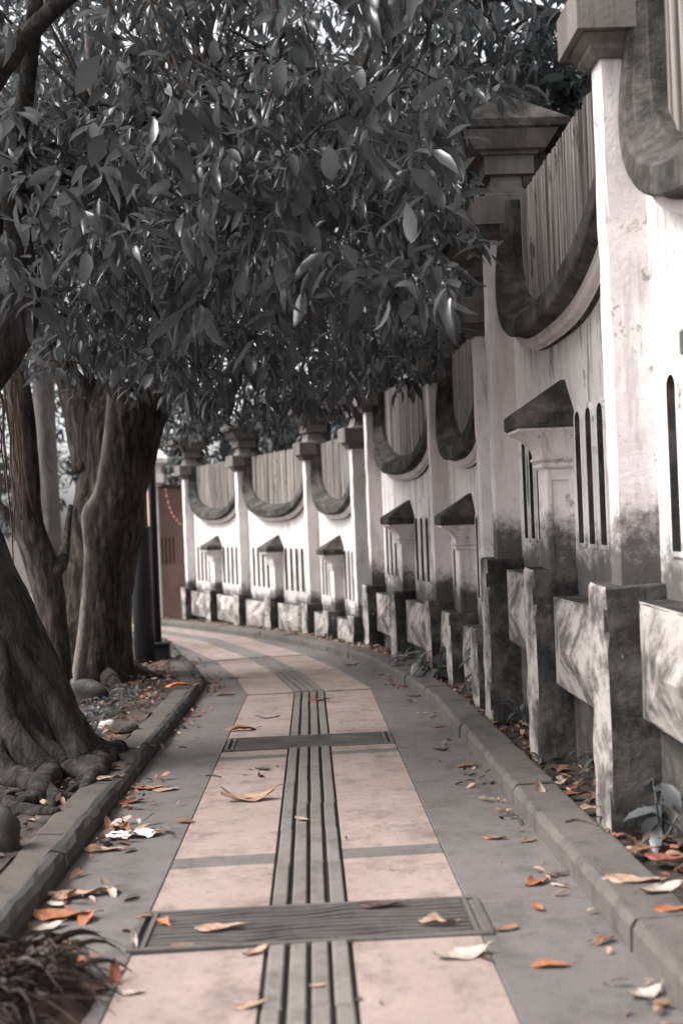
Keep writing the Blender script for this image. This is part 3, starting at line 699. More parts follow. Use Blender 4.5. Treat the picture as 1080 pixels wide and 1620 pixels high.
for k, (phi, th_, ln_, r_) in enumerate(((-2.55, .7, .9, .085), (-2.2, 1.2, 1.0, .10), (-1.9, .6, .8, .075), (-1.62, 1.5, 1.15, .11), (-1.35, .8, .9, .085), (-1.1, 1.1, 1.0, .10), (-.82, .6, .8, .075), (-.55, 1.4, .75, .105), (-.25, .8, .5, .085), (.1, 1.0, .5, .1), (.5, .7, .5, .09))):
    fig_root(phi, th_, ln_, r_, .42, k+2)
for k in range(9):                                            # aerial roots hanging at the left edge
    x = -14+k*5.5+random.uniform(-3, 3); y0 = random.uniform(545, 640); y1 = y0+random.uniform(90, 330); Y = random.uniform(7.9, 8.8); m = MB()
    P = [at(x+random.uniform(-4, 4)+4*i, y0+(y1-y0)*i/5, Y) for i in range(6)]; m.tube(P, lerp_list([.011, .005], 6), 5); link('aerial_root', m.mesh('aerial_root', M_ROOTFIB, True), None, fig)
NEAR = [(-700, -900), (1000, -900), (935, -120), (880, 30), (820, 120), (770, 165), (715, 200), (700, 265), (735, 325), (750, 400), (728, 460), (712, 520), (690, 562), (640, 565), (590, 580), (545, 600), (500, 618), (430, 632), (370, 618), (310, 640), (262, 610), (200, 560), (150, 545), (95, 520), (40, 480), (0, 440), (-700, 500)]
def sample(n, box, poly, jit, extra=None):
    out = []; tot = 0
    while tot < n:
        P = np.stack([rng.uniform(box[0], box[1], n), rng.uniform(box[2], box[3], n), rng.uniform(box[4], box[5], n)], 1)
        x, y, z = proj_np(P); ok = inside(x+rng.normal(size=n)*jit, y+rng.normal(size=n)*jit, poly)
        if extra is not None: ok &= extra(P)
        ok &= ((x > -70) & (y > -60)) | (rng.random(n) < .30)      # fewer clusters outside the frame, so more light gets in
        out.append(P[ok]); tot += ok.sum()
    return np.concatenate(out)[:n]
def clumpy(P):
    """keep points where a lumpy field is high, so that the crown falls into boughs with gaps"""
    f = np.sin(2.3*P[:, 0]+1.1*P[:, 1]+.5)+np.sin(2.9*P[:, 2]-1.3*P[:, 1])+np.sin(1.9*P[:, 1]+2.1*P[:, 2]-1.7*P[:, 0])
    return f > rng.uniform(-1.5, .9, len(P))
off_wall = lambda P: ((P[:, 0] < 1.25) | (P[:, 2] > 4.95)) & clumpy(P)
CA = sample(1850, (-5.0, 1.6, 5.6, 10.2, 2.6, 8.2), NEAR, 10, off_wall)
b = MB(); limbs(b, CA[rng.choice(len(CA), 130, replace=False)], fig_anchor, .016, .004)
link('branches', b.mesh('branches', M_BARK, True), None, fig)
crown(fig, CA, 9, (.10, .25), M_LEAF, M_LEAF1, 300, droop=1.3)

# --- second tree, thick flaky trunk that forks
oak = empty('street_tree', (-2.6, 13.3, gz(13.3)+.05)); z0 = gz(13.3)
tag(oak, 'thick forked tree with flaky brown bark standing before the lamp post', 'tree')
b = MB(); Y2 = 13.3
c_ = lambda x, y, Y=Y2: tuple(at(x, y, Y))
trunk_tube(b, [c_(128, 1110), c_(134, 1062), c_(145, 980), c_(154, 900), c_(167, 830), c_(179, 770), c_(189, 705), c_(191, 660), c_(188, 610)], [.70, .58, .49, .455, .43, .43, .45, .45, .34], 84, 16, .07, .006, 1.0)
trunk_tube(b, [c_(160, 740), c_(140, 655), c_(112, 580), c_(88, 500), c_(60, 400), c_(20, 240)], [.34, .29, .22, .18, .15, .10], 14)
trunk_tube(b, [c_(205, 740), c_(228, 665), c_(250, 600), c_(275, 520), c_(300, 420), c_(330, 280), c_(380, 120)], [.32, .28, .22, .18, .15, .11, .06], 14)
trunk_tube(b, [c_(282, 500), c_(360, 440, 12.8), c_(450, 390, 12.2), c_(540, 350, 11.8), c_(620, 330, 11.4)], [.12, .09, .07, .05, .02], 8)
trunk_tube(b, [c_(300, 420), c_(400, 330, 12), c_(500, 250, 11), c_(580, 200, 10.5)], [.1, .08, .05, .02], 8)
link('trunk', bark_displace(b.mesh('trunk', M_BARK, True), .022, 9, .28), None, oak)
oak_anchor = [c_(88, 500), c_(60, 400), c_(275, 520), c_(300, 420), c_(330, 280), c_(360, 440, 12.8), c_(450, 390, 12.2), c_(540, 350, 11.8), c_(400, 330, 12), c_(500, 250, 11)]
for px, rr in (([(190, 1062), (225, 1068), (262, 1072)], [.16, .09, .03]), ([(110, 1075), (95, 1092), (70, 1102)], [.18, .10, .04]), ([(165, 1075), (185, 1090), (200, 1098)], [.14, .08, .03])):
    root('root', px, rr, oak, M_BARK, .06, [.12, .02, -.02])
MID = [(-300, -900), (800, -900), (770, 100), (735, 240), (750, 330), (768, 430), (750, 520), (712, 590), (660, 602), (600, 612), (560, 634), (505, 655), (440, 672), (380, 660), (330, 690), (285, 690), (245, 660), (215, 600), (130, 615), (70, 560), (0, 560), (-300, 600)]
CB = sample(2900, (-6.0, 2.4, 10.2, 15.4, 2.2, 9.6), MID, 9, lambda P: ((P[:, 0] < 1.33-np.maximum(0, P[:, 1]-12.3)*.2) | (P[:, 2] > 5.2)) & clumpy(P))
b = MB(); limbs(b, CB[rng.choice(len(CB), 130, replace=False)], oak_anchor, .022, .005)
link('branches', b.mesh('branches', M_BARK, True), None, oak)
crown(oak, CB, 9, (.10, .22), M_LEAF, M_LEAF1, 300, droop=1.1)

# --- slender young tree in front of the thick one
yt = empty('young_tree', gp(125, 1072, .05)); Y3 = 12.45
tag(yt, 'slender kinked grey tree rising in front of the thick flaky trunk', 'tree')
b = MB(); c3 = lambda x, y, Y=Y3: tuple(at(x, y, Y))
trunk_tube(b, [c3(122, 1085), c3(127, 1050), c3(136, 975), c3(142, 880), c3(140, 815), c3(158, 775), c3(172, 690), c3(181, 600), c3(196, 535), c3(204, 480)], [.08, .075, .07, .065, .078, .062, .058, .055, .05, .045], 12, 6, .03, .02)
trunk_tube(b, [c3(204, 484), c3(220, 464), c3(258, 488), c3(300, 496), c3(345, 498), c3(385, 484), c3(425, 462)], [.05, .045, .035, .03, .028, .022, .012], 8)
trunk_tube(b, [c3(204, 484), c3(200, 440), c3(212, 380), c3(200, 300)], [.045, .035, .025, .01], 8)
trunk_tube(b, [c3(240, 480), c3(262, 455), c3(290, 440), c3(330, 400)], [.03, .025, .018, .01], 7)
trunk_tube(b, [c3(240, 540), c3(250, 575), c3(252, 585)], [.02, .015, .012], 6)
link('trunk', b.mesh('trunk', M_THIN, True), None, yt)
CY = sample(130, (-3.2, -.2, 11.4, 13.0, 2.8, 5.2), [(120, 300), (480, 300), (460, 470), (380, 520), (300, 560), (250, 560), (230, 620), (150, 560)], 8)
crown(yt, CY, 8, (.12, .2), M_LEAF, M_LEAF1, 120)

# --- liana-thin vine hanging down the upper left
vine = tag(link('hanging_vine', (lambda m: (m.tube(spline([at(128, -60, 9), at(140, 60, 9), at(146, 200, 9), at(150, 300, 9), at(138, 390, 9), at(135, 430, 9)], 5), lerp_list([.03, .024, .012], 26), 7, 0, .1, .05), m.mesh('hanging_vine', M_THIN, True))[1])(MB())),
           'long pale vine stem hanging down through the leaves at upper left', 'vine')

# --- third tree and pale trunk further behind on the left
t3 = empty('leaning_tree', (-3.55, 12.0, gz(12)+.05)); Y4 = 12.0
tag(t3, 'dark leaning double stem between the fig tree and the forked tree', 'tree')
b = MB(); c4 = lambda x, y, Y=Y4: tuple(at(x, y, Y))
trunk_tube(b, [c4(92, 1075), c4(84, 980), c4(72, 905), c4(46, 830), c4(40, 740), c4(34, 650), c4(20, 560), c4(-10, 470)], [.17, .16, .17, .16, .15, .14, .13, .11], 12)
trunk_tube(b, [c4(80, 1060), c4(72, 985), c4(50, 900), c4(26, 835), c4(-10, 790)], [.07, .07, .065, .06, .05], 10)
trunk_tube(b, [c4(75, 920), c4(95, 895), c4(104, 860, 12.6), c4(112, 800, 13)], [.10, .08, .05, .03], 9)
link('trunk', b.mesh('trunk', M_BARK, True), None, t3)
P3 = np.stack([rng.uniform(-6.5, -3.4, 130), rng.uniform(10.5, 14.5, 130), rng.uniform(3.8, 6.5, 130)], 1); crown(t3, P3, 9, (.15, .25), M_LEAF, M_LEAF1, 0)
t4 = empty('pale_trunk_tree', (-5.2, 18.0, gz(18))); Y5 = 18.0
tag(t4, 'blurred pale grey trunk seen behind the leaning stems at left', 'tree')
b = MB(); c5 = lambda x, y, Y=Y5: tuple(at(x, y, Y))
trunk_tube(b, [c5(84, 1060), c5(82, 900), c5(76, 780), c5(70, 650), c5(66, 520), c5(60, 380)], [.24, .20, .185, .18, .17, .15], 12)
link('trunk', b.mesh('trunk', M_PALEBARK, True), None, t4)
P4 = np.stack([rng.uniform(-7.5, -4.2, 170), rng.uniform(16, 20.5, 170), rng.uniform(3.6, 7, 170)], 1); crown(t4, P4, 8, (.18, .3), M_LEAFB, None, 0)

# --- trees behind the wall and beyond the bend
def far_tree(x, y, zc, rx, ry, rz, ncl, label, size=(.2, .34), trunk_r=.2, per=8, mat=None, name='garden_tree'):
    t = empty(name, (x, y, gz(y)-.06)); tag(t, label, 'tree', 'trees behind the wall and the bend')
    m = MB(); trunk_tube(m, [(x, y, gz(y)-.1), (x+.1, y, zc-rz*.6), (x-.1, y+.1, zc), (x+.2, y, zc+rz*.6)], [trunk_r*1.3, trunk_r, trunk_r*.7, trunk_r*.3], 10)
    anch = [(x, y, zc-rz*.5), (x, y, zc), (x+.1, y, zc+rz*.4)]
    u = unit(ncl*2); rr = rng.random(ncl*2)**.45; P = u*rr[:, None]*np.array([rx, ry, rz])+np.array([x, y, zc]); P = P[clumpy(P*.8)][:ncl]
    limbs(m, P[:24], anch, .05, .012, wob=.25)
    link('trunk', m.mesh('trunk', M_BARK, True), None, t)
    crown(t, P, per, size, mat or M_LEAFB, None, 0); return t
far_tree(3.3, 11.6, 5.9, 1.9, 2.4, 2.2, 760, 'leafy tree behind the nearest wall section at upper right', (.18, .3))
far_tree(3.0, 16.5, 5.2, 2.3, 2.8, 2.9, 620, 'leafy tree rising behind the middle wall section', (.18, .3))
far_tree(2.2, 22.0, 4.2, 2.5, 2.6, 2.3, 420, 'dark tree crown over the right bay of the far wall')
far_tree(.3, 26.5, 3.6, 2.4, 2.4, 2.0, 420, 'dark tree crown over the middle bay of the far wall')
far_tree(-2.2, 30.5, 3.9, 2.6, 2.4, 2.4, 420, 'dark tree crown over the left bay of the far wall')
far_tree(-6.5, 36.0, 4.6, 3.2, 2.6, 3.2, 420, 'hazy tree crown closing the view above the reddish gate wall', (.25, .4))
far_tree(-9.8, 28.0, 2.8, 2.6, 2.6, 3.0, 360, 'low blurred tree far left behind the pale trunk', (.22, .36))
far_tree(-8.6, 21.0, 2.2, 1.6, 2.2, 2.6, 300, 'bushy blurred tree at the left edge beyond the fig tree', (.2, .32))
far_tree(3.5, 40.0, 6.0, 5.0, 3.0, 5.0, 420, 'big blurred tree in the distance behind the far wall', (.3, .5))
far_tree(-14, 42.0, 5.0, 4.5, 3.0, 5.0, 380, 'big blurred tree in the distance at far left', (.3, .5))

far_tree(-7.0, 39.0, 12.0, 6.5, 3.5, 6.0, 620, 'tall hazy tree far beyond the bend, above the left trunks', (.35, .6), .35)
far_tree(2.5, 37.0, 12.5, 6.5, 3.5, 6.0, 620, 'tall hazy tree far beyond the bend, above the wall roofs', (.35, .6), .35)
far_tree(-13.0, 30.0, 8.5, 4.5, 3.0, 5.0, 420, 'tall hazy tree across the road behind the fig tree', (.3, .5), .3)
# ------------------------------------------------------------------ lamp posts
def lathe(b, prof, cx=0, cy=0, n=20):
    b.loft([[(cx+r*math.cos(2*math.pi*i/n), cy+r*math.sin(2*math.pi*i/n), z) for i in range(n)] for r, z in prof])
M_POLE = NT('dark_pole_paint').fin((0.028, 0.029, 0.031), 0.45)
n_ = NT('pole_upper'); M_POLE2 = n_.fin(n_.mix(n_.noise(8, 5), (0.08, 0.07, 0.065), (0.15, 0.135, 0.125)), 0.7)
p = gp(230, 1048, .06); lp = empty('lamp_post', p); tag(lp, 'thick dark lamp column right of the forked trunk', 'lamp post', 'poles behind the forked tree')
b = MB(); lathe(b, [(.145, -.15), (.145, 1.9), (.135, 1.93)]); link('lower_sleeve', b.mesh('lower_sleeve', M_POLE, True), T(*p), lp)
b = MB(); lathe(b, [(.11, 1.931), (.085, 6.2), (.05, 6.3)]); link('column', b.mesh('column', M_POLE2, True), T(*p), lp)
b = MB(); b.tube([(0, 0, 6.1), (.3, -.1, 6.5), (.9, -.3, 6.6)], [.04, .035, .03], 8); link('arm', b.mesh('arm', M_POLE, True), T(*p), lp)
b = MB(); b.box(.75, 1.25, -.45, -.2, 6.52, 6.62, bev=.03); link('lamp_head', b.mesh('lamp_head', M_POLE), T(*p), lp)
p2 = gp(254, 1046, .06)+Vector((0, .25, 0)); sp_ = empty('service_pole', p2); tag(sp_, 'slim dark pole on a square block beside the thick column', 'pole', 'poles behind the forked tree')
b = MB(); b.box(-.11, .11, -.11, .11, -.12, .20, bev=.012); b.box(-.125, .125, -.125, .125, .201, .25, bev=.01); link('base_block', b.mesh('base_block', M_POLE), T(*p2), sp_)
b = MB(); lathe(b, [(.055, .251), (.055, 3.2), (.05, 5.0)], -.06, 0); link('shaft', b.mesh('shaft', M_POLE, True), T(*p2), sp_)

# ------------------------------------------------------------------ reddish gate wall and white gate post at the end
n_ = NT('reddish_wall'); M_RED = n_.fin(n_.mix(n_.ramp(n_.noise(2, 5), .35, .7), (0.36, 0.215, 0.195), (0.44, 0.285, 0.262)), 0.85)
n_ = NT('reddish_recess'); M_RED2 = n_.fin((0.14, 0.085, 0.078), 0.85)
M_GPOST = mat_plaster('gate_post_plaster', (0.76, 0.72, 0.70), (0.4, 0.36, 0.34), 0.55, 0.7)
g0 = at(292, 955, 28.2); g1 = at(240, 950, 27.4); gw = empty('gate_wall', (g1.x, g1.y, gz(28)))
tag(gw, 'reddish brown wall with narrow slots at the end of the path', 'wall', kind='thing')
du = Vector((g0.x-g1.x, g0.y-g1.y, 0)); ln = du.length; du.normalize(); nn = Vector((du.y, -du.x, 0))
Wg = Matrix(((du.x, -nn.x, 0, g1.x), (du.y, -nn.y, 0, g1.y), (0, 0, 1, gz(28)), (0, 0, 0, 1)))
top = at(270, 772, 28).z-gz(28); sb_, st_ = at(270, 892, 28).z-gz(28), at(270, 850, 28).z-gz(28)
us = [.32+.13*k for k in range(4)]
m = MB(); cuts = [0]+[x for u in us for x in (u-.035, u+.035)]+[ln+.6]
for a, c in zip(cuts[::2], cuts[1::2]): m.box(a, c, -.1, .1, sb_, st_)
m.box(0, ln+.6, -.1, .1, -.1, sb_); m.box(0, ln+.6, -.1, .1, st_, top); link('wall_face', m.mesh('wall_face', M_RED), Wg, gw)
m = MB(); m.box(.1, ln+.5, .05, .099, sb_-.05, st_+.05); link('slot_recess', m.mesh('slot_recess', M_RED2), Wg, gw)
m = MB(); m.box(-.05, ln+.6, -.16, .16, top, top+.09, bev=.01); link('coping', m.mesh('coping', M_RED2), Wg, gw)
gpz = gz(28); q = at(250, 960, 27.2); gpo = empty('gate_post', (q.x, q.y, gpz)); tag(gpo, 'slim white gate post with bright overhanging cap at the end of the path', 'post')
m = MB(); ptop = at(250, 770, 27.2).z-gpz; m.box(-.11, .11, -.11, .11, -.1, ptop, bev=.01); link('shaft', m.mesh('shaft', M_GPOST), T(q.x, q.y, gpz), gpo)
ct = at(250, 706, 27.2).z-gpz
m = MB(); m.loft([[(sx*h, sy*h, z) for sx, sy in ((-1, -1), (1, -1), (1, 1), (-1, 1))] for h, z in ((.16, ptop+.001), (.2, ptop+.05), (.30, ptop+.10), (.31, ptop+.28), (.24, ptop+.32), (.24, ptop+.5), (.42, ptop+.58), (.44, ptop+.68), (.42, ptop+.72), (.05, ct+.05))])
link('cap', m.mesh('cap', M_GPOST), T(q.x, q.y, gpz), gpo)
gl = [at(262, 775, 26.9), at(268, 800, 26.9), at(276, 818, 26.9), at(288, 832, 26.9)]
n_ = NT('garland_bead'); M_BEAD = n_.fin((0.72, 0.30, 0.26), .6)
gar = empty('garland', gl[0]); tag(gar, 'string of small reddish lights sagging across the reddish wall', 'garland')
q = spline(gl, 5); m = MB(); m.tube(q, .006, 5); link('string', m.mesh('string', M_BEAD), None, gar)
bead = MB(); lathe(bead, [(.001, -.028), (.022, -.012), (.028, 0), (.02, .018), (.001, .026)], n=8); bead = bead.mesh('bead', M_BEAD, True)
for v in q[::2]: link('bead', bead, T(v.x, v.y-.02, v.z), gar)

# ------------------------------------------------------------------ weeds by the wall
def weed(p, h, n, size, label, spread=.5, seed=0):
    r = random.Random(seed); t = empty('weed', p); tag(t, label, 'plant', 'weeds growing along the wall foot')
    va = leaf_mesh_single('leaf', M_WEED, 1.25, 1.3)
    for k in range(n):
        az = r.uniform(0, 2*math.pi); tip = Vector(p)+Vector((math.cos(az)*spread*h*r.uniform(.3, 1), math.sin(az)*spread*h*r.uniform(.3, 1), h*r.uniform(.45, 1)))
        m = MB(); pts = spline([Vector(p)-Vector((0, 0, .03)), Vector(p).lerp(tip, .5)+Vector((0, 0, .08*h)), tip], 3); m.tube(pts, lerp_list([.006, .003], len(pts)), 4); link('stem', m.mesh('stem', M_WEED), None, t)
        for j in range(3):
            a2 = az+r.uniform(-1.3, 1.3); d = np.array([[math.cos(a2), math.sin(a2), r.uniform(-.9, .35)]]); F = frames(d, np.array([[r.uniform(-.3, .3), r.uniform(-.3, .3), 1.0]]))[0]
            mm = Matrix([list(x) for x in F]).to_4x4(); mm.translation = pts[-1-j*2]; link('leaf', va, mm @ Matrix.Scale(size*r.uniform(.7, 1.15), 4), t)
weed(gp(1045, 1330, .08), .34, 5, .19, 'broad pale-leaved weed in the litter at the right edge', .7, 3)
weed(gp(795, 1118, .08)+Vector((.06, .1, 0)), .55, 7, .13, 'dark small-leaved weed climbing between the two tall pedestals', .35, 5)
weed(gp(765, 1105, .08)+Vector((.02, .1, .1)), .52, 4, .21, 'tall weed with long pale leaves before the dark pedestal', .45, 8)
weed(gp(690, 1075, .08), .42, 7, .22, 'bushy weed with pale drooping leaves against the middle section pedestal', .75, 11)
weed(gp(655, 1058, .08), .30, 5, .19, 'low weed behind the kerb left of the bushy weed', .8, 12)
weed(gp(738, 1100, .08), .16, 4, .13, 'tiny weed on the kerb at the lower step of the wall', .8, 14)
weed(gp(1000, 1262, .08)+Vector((.12, .1, .0)), .5, 3, .16, 'dark-leaved weed beside the nearest pedestal', .4, 17)

weed(gp(815, 1150, .08)+Vector((.08, .12, 0)), .40, 6, .11, 'dark leafy weed at the foot of the second pedestal', .5, 21)
weed(gp(625, 1052, .08)+Vector((.05, .1, 0)), .22, 5, .14, 'small weed behind the kerb where the wall steps down to the far section', .8, 23)
weed(gp(915, 1235, .08)+Vector((.16, .1, 0)), .25, 4, .10, 'low weed in the dark gap under the near diamond block', .6, 25)
weed(gp(1075, 1300, .08)+Vector((.05, .1, 0)), .40, 5, .15, 'leafy weed cut by the right edge of the picture', .6, 27)
# ------------------------------------------------------------------ stones, litter
def stone(name, p, sx, sy, sz, mat, label, seed):
    bm = bmesh.new(); bmesh.ops.create_icosphere(bm, subdivisions=3, radius=1); r = random.Random(seed); ph = [r.uniform(0, 6) for _ in range(6)]
    for v in bm.verts:
        c = v.co; k = 1+.13*math.sin(3*c.x+ph[0])*math.cos(2.5*c.y+ph[1])+.09*math.sin(5*c.z+ph[2]+3*c.x)+.05*math.sin(9*c.y+ph[3])
        v.co = Vector((c.x*sx, c.y*sy, c.z*sz))*k
    me = bpy.data.meshes.new(name); bm.to_mesh(me); bm.free(); me.materials.append(mat); me.polygons.foreach_set('use_smooth', [True]*len(me.polygons))
    return tag(link(name, me, T(p.x, p.y, p.z+sz*.6)), label, 'stone', 'stones in the tree bed')
n_ = NT('white_stone'); M_WST = n_.fin(n_.mix(n_.noise(8, 5), (0.5, 0.46, 0.43), (0.68, 0.64, 0.61)), .7, n_.noise(30, 5), .2)
stone('stone', gp(138, 1116, .06), .21, .16, .16, M_BASE, 'large dark rock on the bed behind the buttress roots', 1)
stone('stone', gp(170, 1153, .06), .075, .06, .05, M_WST, 'smooth white stone beside the fig tree root', 2)
stone('stone', gp(196, 1158, .06), .12, .08, .05, M_BASE, 'flat dark stone right of the white stone', 3)
stone('stone', gp(4, 1345, .06), .10, .10, .12, M_BASE, 'dark stone at the left edge of the picture', 4)

# fallen leaves
def fallen_mesh(mat, kind):
    b = MB(); nx, ny = 4, 8; v = []; r = random.Random(kind)
    cl, cw, tw = ((.9, .5, .2), (1.8, .9, -.3), (.5, 1.3, .4), (2.4, .3, .1), (-.7, .9, .5))[kind]
    for j in range(ny+1):
        t = j/ny; wdt = .50*math.sin(math.pi*min(1, t*.96+.02))**.75*(1-.25*t)*r.uniform(.72, 1.12); a = (t-.5)*cl
        for i in range(nx+1):
            s_ = (i/nx-.5)*wdt
            z = .055*abs(cl)*(2*t-1)**2*(1 if cl > 0 else -1)+cw*s_*s_*1.8+tw*s_*(t-.5)*1.6+.022*math.sin(6*t+2.2*i+kind)+.014*math.sin(13*t-3*i)
            v.append((s_, t-.5, z))
    z0 = min(q[2] for q in v); v = [(x, y, z-z0) for x, y, z in v]
    f = [(j*(nx+1)+i, j*(nx+1)+i+1, (j+1)*(nx+1)+i+1, (j+1)*(nx+1)+i) for j in range(ny) for i in range(nx)]
    b.add(v, f); zz = v[nx//2][2]
    b.tube([(0, -.5, zz), (.01, -.6, zz+.03), (.03, -.7, zz+.02)], [.012, .01, .008], 5)
    return b.mesh('dry_leaf', mat, True)
FM = {(c, k): None for c in DRY for k in range(5)}
def fallen(x, y, lpx, col, label, kind=0, az=None, dz=.002, tilt=0.0, sc_=1.0, flat=1.0):
    if FM[(col, kind)] is None: FM[(col, kind)] = fallen_mesh(DRY[col], kind)
    p = gp(x, y, dz); ln_ = lpx/F_PX*p.y*sc_
    az = random.uniform(0, 6.28) if az is None else az
    m = T(p.x, p.y, p.z) @ Matrix.Rotation(az, 4, 'Z') @ Matrix.Rotation(tilt, 4, 'X') @ Matrix.Diagonal((ln_*random.uniform(.7, 1.15), ln_, ln_*flat*random.uniform(.7, 1.5), 1))
    return tag(link('dry_leaf', FM[(col, kind)], m), label, 'leaf', 'fallen leaves')
h = math.pi/2
for a in [
 (870, 1528, 62, 'orange', 'orange leaf lying alone on grey paving at lower right', 4, h-.1),
 (728, 1512, 92, 'pale', 'large pale curled leaf on the salmon slab below the near grate', 3, h+.2),
 (765, 1515, 40, 'dark', 'dark shrivelled leaf touching the large pale curled leaf', 1, .5),
 (403, 1508, 48, 'tan', 'tan and orange leaf on the slab below the near grate, left of the bars', 1, h+.6),
 (182, 1540, 46, 'red', 'red-brown leaf standing on edge near the dry frond pile', 1, .3, .03, 1.1),
 (205, 1572, 44, 'pale', 'pale leaf at the tip of the dry frond pile', 0, h),
 (300, 1498, 60, 'brown', 'brown leaf on the lower left edge of the near grate', 0, h-.2),
 (258, 1462, 42, 'orange', 'orange leaf at the left end of the near grate', 2, .6),
 (345, 1468, 74, 'tan', 'long tan leaf lying across the left half of the near grate', 0, h+.1, .012),
 (690, 1462, 62, 'tan', 'dull tan leaf lying on the right half of the near grate', 2, h-.1, .012),
 (800, 1470, 42, 'brown', 'brown leaf just right of the near grate', 1, h+.3),
 (600, 1432, 70, 'dark', 'dark leaf strip along the top edge of the near grate', 0, h, .012),
 (848, 1398, 48, 'orange', 'orange leaf leaning at the foot of the right kerb, upper of a pair', 2, h+.5),
 (850, 1436, 36, 'orange', 'small orange leaf just below the orange leaf by the kerb', 1, .2),
 (878, 1385, 42, 'dark', 'dark curled leaf wedged against the kerb behind the orange leaf', 3, h),
 (885, 1402, 34, 'pale', 'pale scrap of leaf at the kerb foot beside the dark curled leaf', 0, .8),
 (782, 1327, 40, 'brown', 'brown leaf lying flat in the middle of the right grey strip', 0, h-.3),
 (835, 1331, 30, 'brown', 'brown leaf touching the right kerb foot above the orange pair', 2, h+.3),
 (955, 1490, 46, 'brown', 'dark brown leaf against the right kerb at lower right', 4, h+.6),
 (1018, 1575, 66, 'pale', 'white-edged curled leaf in the lower right corner by the kerb', 3, h+.3),
 (1040, 1590, 40, 'dark', 'dark twisted leaf beside the white-edged one in the lower right corner', 3, h-.5),
 (738, 1213, 36, 'brown', 'brown leaf near the right kerb, level with the second grate', 4, h),
 (697, 1187, 26, 'dark', 'small dark peaked leaf right of the second grate', 1, h-.2),
 (690, 1150, 26, 'brown', 'flat brown leaf at the kerb foot beyond the second grate', 0, h),
 (381, 1156, 48, 'orange', 'orange-brown leaf on the slab just beyond the second grate', 4, h),
 (476, 1296, 30, 'tan', 'small tan peaked leaf on the tactile bars', 1, .7, .012),
 (392, 1266, 84, 'tan', 'long narrow curved tan leaf on the left salmon slab', 3, h+.1),
 (415, 1218, 28, 'dark', 'small dark leaf on the left slab below the second grate', 1, h-.4),
 (412, 1228, 22, 'dark', 'smaller dark scrap just below the small dark leaf on the left slab', 3, .3),
 (232, 1248, 56, 'brown', 'brown leaf leaning on the left kerb', 1, h-.2),
 (262, 1250, 40, 'tan', 'tan leaf on grey paving just right of the brown leaf by the left kerb', 0, h+.2),
 (203, 1270, 50, 'red', 'red-brown leaf at the left kerb foot above the white plastic', 0, h+.3),
 (172, 1308, 36, 'brown', 'upright brown leaf against the left kerb', 1, .5, .02, .8),
 (162, 1345, 62, 'tan', 'yellowish leaf below the white plastic on the left', 0, h-.1),
 (175, 1412, 34, 'orange', 'orange leaf among tan ones at lower left', 2, h),
 (125, 1418, 90, 'tan', 'large tan leaf at the foot of the left kerb', 0, h+.2),
 (98, 1452, 96, 'orange', 'large orange-tan leaf by the left kerb, above the frond pile', 0, h-.1),
 (75, 1470, 50, 'pale', 'pale leaf touching the large orange-tan leaf', 1, h+.6),
 (118, 1492, 44, 'tan', 'tan leaf between the left kerb and the frond pile', 0, h+.1),
 (212, 1490, 34, 'pale', 'pale upright leaf left of the near grate', 1, .2, .01, .7),
 (165, 1217, 52, 'red', 'red-brown leaf on the left verge beside the root tip', 0, h, .08),
 (170, 1232, 44, 'tan', 'tan leaf on the left verge just below the red-brown one', 0, h+.1, .08),
 (228, 1182, 26, 'pale', 'small pale leaf on the left verge', 0, h+.2, .08),
 (308, 1134, 24, 'red', 'small dark red leaf at the left kerb foot past the second grate', 1, h),
 (355, 1100, 32, 'brown', 'brown curled leaf at the far left kerb corner', 4, h),
 (330, 1082, 20, 'dark', 'small dark curled leaf on the far left kerb corner', 1, .5),
 (370, 1074, 18, 'dark', 'tiny dark peaked leaf right of the bright orange leaf', 1, h),
 (285, 1087, 46, 'bright', 'bright orange leaf arched on the left kerb', 4, h, .09),
 (505, 1108, 34, 'red', 'thin reddish leaf lying where the tactile bars bend', 0, h+.1, .012),
 (555, 1053, 22, 'dark', 'dark leaf on grey paving beyond the bend', 1, h),
 (655, 1102, 26, 'dark', 'dark leaf at the right kerb foot near the bend', 1, h),
 (640, 1086, 24, 'red', 'reddish leaf at the right kerb foot beside the bushy weed', 0, h),
 (500, 1560, 28, 'tan', 'small tan leaf on the tactile bars at the bottom edge', 1, h, .014),
 (395, 1592, 50, 'tan', 'tan leaf at the bottom edge left of the tactile bars', 0, h+.3),
 (905, 1258, 54, 'red', 'large red-brown leaf in the bed between the two near pedestals', 0, h-.2, .09),
 (853, 1252, 40, 'tan', 'upright pale tan leaf on the right kerb top', 1, .3, .12, .9),
 (930, 1280, 50, 'tan', 'tan leaf in the bed beside the nearest white pedestal face', 2, h+.3, .09),
 (1000, 1395, 84, 'tan', 'large tan leaf lying on the kerb top at the right edge', 0, h-.3, .125),
 (1045, 1412, 80, 'pale', 'large pale folded leaf on the kerb top at the right edge', 1, h+.3, .125),
 (1060, 1440, 60, 'orange', 'orange leaf under the pale folded leaf at the right edge', 0, h, .125),
 (960, 1390, 20, 'pale', 'tiny white flake on the right kerb top', 0, h, .125),
 (1020, 1345, 70, 'brown', 'brown leaf in the bed under the broad weed', 2, h+.2, .09),
 (1055, 1360, 70, 'red', 'reddish leaf heap piece at the right edge under the weed', 0, h-.4, .10),
 (1070, 1335, 60, 'dark', 'dark leaf against the block at the right edge', 1, h, .09),
 (880, 1240, 30, 'pale', 'pale curled leaf at the foot of the second pedestal', 3, h, .09),
]:
    fallen(*a)
# dry leaf caught on the near swag moulding
wl = link('dry_leaf', fallen_mesh(DRY['brown'], 3), T(*at(930, 372, 6.15)) @ Matrix.Rotation(.5, 4, 'Z') @ Matrix.Rotation(1.25, 4, 'X') @ Matrix.Scale(.30, 4))
tag(wl, 'brown curled leaf hanging in the near swag opening before the slats', 'leaf', 'fallen leaves')
